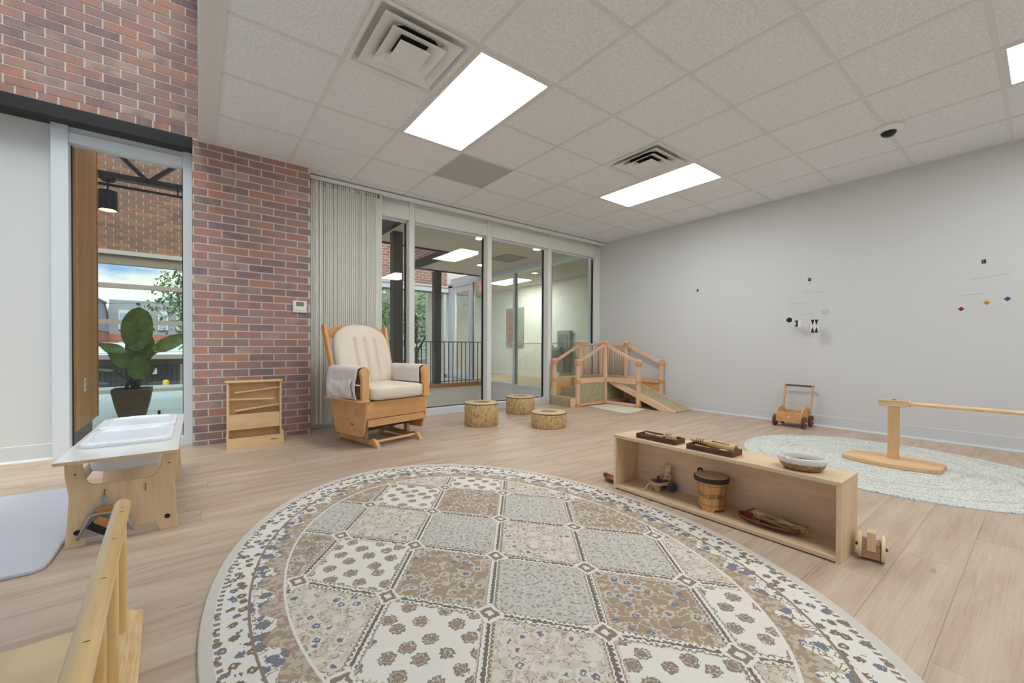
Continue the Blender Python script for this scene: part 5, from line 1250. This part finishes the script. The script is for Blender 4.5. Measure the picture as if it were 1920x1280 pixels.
# ================================================================== OUTDOORS
GZ = -2.4
asph = plain('asphalt', (150, 148, 144), .9, var=.02)
o = MB().box(-70, 60, 12.0, 110, GZ-.3, GZ).build('ground', asph); struct(o, 'grey street and parking ground outside', 'ground')
def tree(x_, y_, zb, hgt, cr, label, seed, n=1500, ls=.16):
    rg = random.Random(seed)
    t = thing('tree', label, 'tree', (x_, y_, zb), 0, 'trees outside')
    MB().tube([(0, 0, 0), (.05, 0, hgt*.3), (-.03, .04, hgt*.55), (.02, 0, hgt*.8)], [.16, .13, .09, .04], 8).build('trunk', plain('trunk_brown', (92, 76, 60), .9), t, smooth=True)
    m = MB(); cl_ = [(rg.uniform(-1, 1)*cr*.6, rg.uniform(-1, 1)*cr*.6, hgt*.68+rg.uniform(-.5, .5)*cr*.9, cr*rg.uniform(.35, .6)) for _ in range(11)]
    for i in range(n):
        c_ = rg.choice(cl_); d_ = Vector((rg.gauss(0, 1), rg.gauss(0, 1), rg.gauss(0, 1))).normalized()*c_[3]*rg.uniform(.5, 1.05)
        p = Vector(c_[:3])+d_; a = Vector((rg.gauss(0, 1), rg.gauss(0, 1), rg.gauss(0, 1))).normalized(); b_ = a.orthogonal().normalized()
        s_ = ls*rg.uniform(.6, 1.3)
        m.add([p-a*s_, p+b_*s_*.5, p+a*s_, p-b_*s_*.5], [(0, 1, 2, 3)])
    o = m.build('foliage', plain('foliage_%d' % (seed % 2), ((112, 138, 78), (140, 160, 104))[seed % 2], .7), t); o['kind'] = 'stuff'
    for i in range(3):
        a = i*2.1; MB().tube([(0, 0, hgt*.45), (math.cos(a)*cr*.3, math.sin(a)*cr*.3, hgt*.62), (math.cos(a)*cr*.55, math.sin(a)*cr*.55, hgt*.78)], [.06, .045, .02], 6).build('branch', plain('trunk_brown', (92, 76, 60), .9), t)
tree(4.6, 15.2, GZ, 6.0, 2.2, 'leafy green tree beyond the landing glazing', 2, 1900, .13)
tree(8.6, 18.6, GZ, 6.6, 2.2, 'pale leafy tree standing towards the grey clapboard house', 3, 1700, .15)
tree(1.4, 19.5, GZ, 5.4, 2.0, 'low leafy tree seen past the dark column', 4, 1700, .13)
tree(.55, 13.6, GZ, 6.4, 1.5, 'tree with overhanging branch beside the curtain wall', 6, 1700, .07)
def bld(x0, x1, y0, y1, z0, z1, m): return MB().box(x0, x1, y0, y1, z0, z1)
# siding house beyond the trees
t = thing('siding_house', 'grey clapboard house behind the garden trees', 'building', (8, 27, GZ))
sid = plain('siding', (176, 178, 176), .8)
MB(t.location).box(1, 18, 26, 32, GZ, 3.6).build('wall', sid, t)
for i in range(26): MB(t.location).box(1, 18, 25.97, 26, GZ+.2+i*.22, GZ+.205+i*.22+.02).build('clapboard_line', plain('siding_shadow', (130, 132, 130), .8), t)
MB(t.location).prism([(25.6, 3.6), (32.4, 3.6), (29, 5.2)], 0, .6, 18.4).build('roof', plain('roof_grey', (120, 118, 116), .8), t)
o = MB((4, 21.5, GZ)).box(-.5, 12, 21.4, 21.6, GZ, .1).build('garden_wall', plain('garden_wall', (140, 134, 118), .9)); o.location = (4, 21.5, GZ); tag(o, 'low brown garden wall behind the landing trees', 'wall')
# street scene past the curtain wall
bx = brick_tex('street_brick', 1)
t = thing('mansard_building', 'brick apartment building with grey mansard roof across the street', 'building', (-6.5, 46, GZ)); L_ = t.location
stb = plain('street_brick_wall', (190, 122, 104), .9, var=.03); man = plain('mansard_grey', (150, 152, 156), .8)
MB(L_).box(-16, -7.1, 45, 60, GZ, 2.2).build('wall', stb, t)
MB(L_).prism([(-16, 2.2), (-7.0, 2.2), (-7.5, 5.2), (-16, 5.2)], 1, 44.9, 60).build('mansard_roof', man, t)
for i in range(7): MB(L_).box(-16, -7.25, 44.86, 44.9, 2.5+i*.38, 2.53+i*.38).build('roof_line', plain('mansard_line', (120, 122, 126), .8), t)
MB(L_).box(-16, -6.9, 44.8, 45.0, 2.05, 2.3).build('cornice', white_m, t)
MB(L_).box(-16, -7.4, 44.8, 60, 5.2, 5.38).build('roof_edge', plain('roof_edge', (130, 128, 126), .8), t)
MB(L_).box(-7.1, 6, 58, 66, GZ, 2.0).build('rear_wall', stb, t)
MB(L_).prism([(58, 2.0), (66, 2.0), (66, 5.6), (58.9, 5.6)], 0, -7.1, 6).build('rear_mansard', man, t)
for i in range(6):
    x_ = -6.3+i*1.55
    dd = MB(L_).box(x_, x_+.85, 57.9, 59.2, 2.5, 4.5).build('dormer', plain('dormer_white', (226, 230, 230), .6), t); MB(L_).box(x_+.12, x_+.73, 57.86, 57.9, 2.7, 4.2).build('dormer_pane', plain('pane_sky', (170, 196, 204), .15), dd)
    fwin = MB(L_).box(x_, x_+.85, 57.93, 58.02, -.6, 1.2).build('window', plain('dormer_white', (226, 230, 230), .6), t); MB(L_).box(x_+.08, x_+.77, 57.90, 57.93, -.5, 1.1).build('pane', plain('pane_dark', (110, 112, 116), .2), fwin)
dd = MB(L_).box(-6.98, -6.6, 46, 47.2, 2.6, 4.6).build('dormer', plain('dormer_white', (226, 230, 230), .6), t)
for k_ in range(2):
    fwin = MB(L_).box(-9.6+k_*1.7, -8.7+k_*1.7, 44.93, 45.0, -1.4, .6).build('window', plain('dormer_white', (226, 230, 230), .6), t); MB(L_).box(-9.5+k_*1.7, -8.8+k_*1.7, 44.9, 44.94, -1.3, .5).build('pane', plain('pane_dark', (110, 112, 116), .2), fwin)
# garage with fence gate
t = thing('garage_shed', 'dark gated carport with pale awning across the street', 'shed', (-3.2, 42, GZ)); L_ = t.location
MB(L_).box(-5.9, -.2, 42.0, 46, GZ, .05).build('enclosure', plain('carport_dark', (84, 82, 82), .8), t)
MB(L_).prism([(40.6, .05), (46, .95), (46, 1.05), (40.6, .17)], 0, -5.9, -.2).build('awning', plain('awning_mint', (206, 222, 216), .6), t)
for i in range(20):
    MB(L_).box(-5.85+i*.29, -5.80+i*.29, 41.6, 41.65, GZ, -.6).build('fence_bar', black_m, t)
MB(L_).box(-5.9, -.2, 41.6, 41.66, -.75, -.68).build('fence_rail', black_m, t); MB(L_).box(-5.9, -.2, 41.6, 41.66, -1.9, -1.83).build('fence_rail', black_m, t)
for x_ in (-5.85, -3.0, -.3): MB(L_).box(x_, x_+.12, 40.7, 40.82, GZ, .15).build('awning_post', steel_m, t)
MB(L_).box(-2.75, -2.35, 41.55, 41.6, -1.35, -.9).build('notice', white_m, t)
# bollard, shrub, car
o = MB((-1.5, 34, GZ)).lathe([(.16, 0), (.16, .95), (.12, 1.05), (.02, 1.08)], (-1.5, 34, GZ), 20).build('bollard', plain('bollard_yellow', (228, 184, 40), .6), smooth=True); o.location = (-1.5, 34, GZ); tag(o, 'yellow safety bollard in front of the carport', 'bollard')
t = thing('shrub', 'bright green clipped shrub by the parked car', 'shrub', (-8.6, 41, GZ))
m = MB(); rg = random.Random(5)
for i in range(900):
    d_ = Vector((rg.gauss(0, 1), rg.gauss(0, 1), abs(rg.gauss(0, 1)))).normalized()*rg.uniform(.8, 1.25); a = Vector((rg.gauss(0, 1), rg.gauss(0, 1), rg.gauss(0, 1))).normalized(); b_ = a.orthogonal().normalized()
    m.add([d_-a*.14, d_+b_*.08, d_+a*.14, d_-b_*.08], [(0, 1, 2, 3)])
o = m.build('foliage', plain('shrub_green', (150, 190, 70), .7), t); o['kind'] = 'stuff'
MB().cyl((0, 0, 0), (0, 0, .8), .1, n=8).build('stem', plain('trunk_brown', (92, 76, 60), .9), t)
t = thing('parked_car', 'dark hatchback car parked in front of the brick building', 'car', (-6.5, 36.5, GZ), math.radians(8))
car_m = plain('car_paint', (62, 56, 66), .25, metal=.3); cg = plain('car_glass', (176, 196, 204), .1)
MB().prism([(-2.1, .35), (2.0, .35), (2.1, .6), (2.05, .85), (1.3, .95), (.7, 1.42), (-1.1, 1.46), (-1.75, 1.0), (-2.1, .9)], 1, -.85, .85).build('body', car_m, t, bevel=.08)
MB().prism([(1.22, .98), (.68, 1.38), (-1.05, 1.41), (-1.6, 1.0)], 1, -.87, .87).build('side_glass', cg, t)
MB().box(-2.12, -2.0, -.25, .25, .55, .70).build('licence_plate', white_m, t)
for x_ in (-1.35, 1.35):
    for y_ in (-.80, .80): MB().cyl((x_, y_-.1, .33), (x_, y_+.1, .33), .33, n=20).build('wheel', black_m, t)
for y_ in (-.7, .7): MB().box(-2.12, -1.98, y_-.14, y_+.14, .72, .88).build('tail_light', plain('tail_red', (150, 40, 40), .3), t)
tree(-13.4, 72, GZ, 10.5, 2.8, 'sunlit tree rising behind the mansard roof', 8, 1500, .3)
tree(-6.8, 74, GZ, 9.5, 2.6, 'smaller tree rising behind the mansard roof', 9, 1300, .3)
t = thing('overhead_wires', 'thin overhead utility wires crossing the street', 'wire', (-3, 30, 3))
for z0, z1 in ((3.05, 3.25), (1.2, 1.15), (.5, .55)): MB(t.location).tube([(-14, 33, z0), (-4, 30, (z0+z1)/2-.1), (.2, 28.6, z1)], .012, 5).build('wire', plain('wire_dark', (70, 70, 72), .6), t)
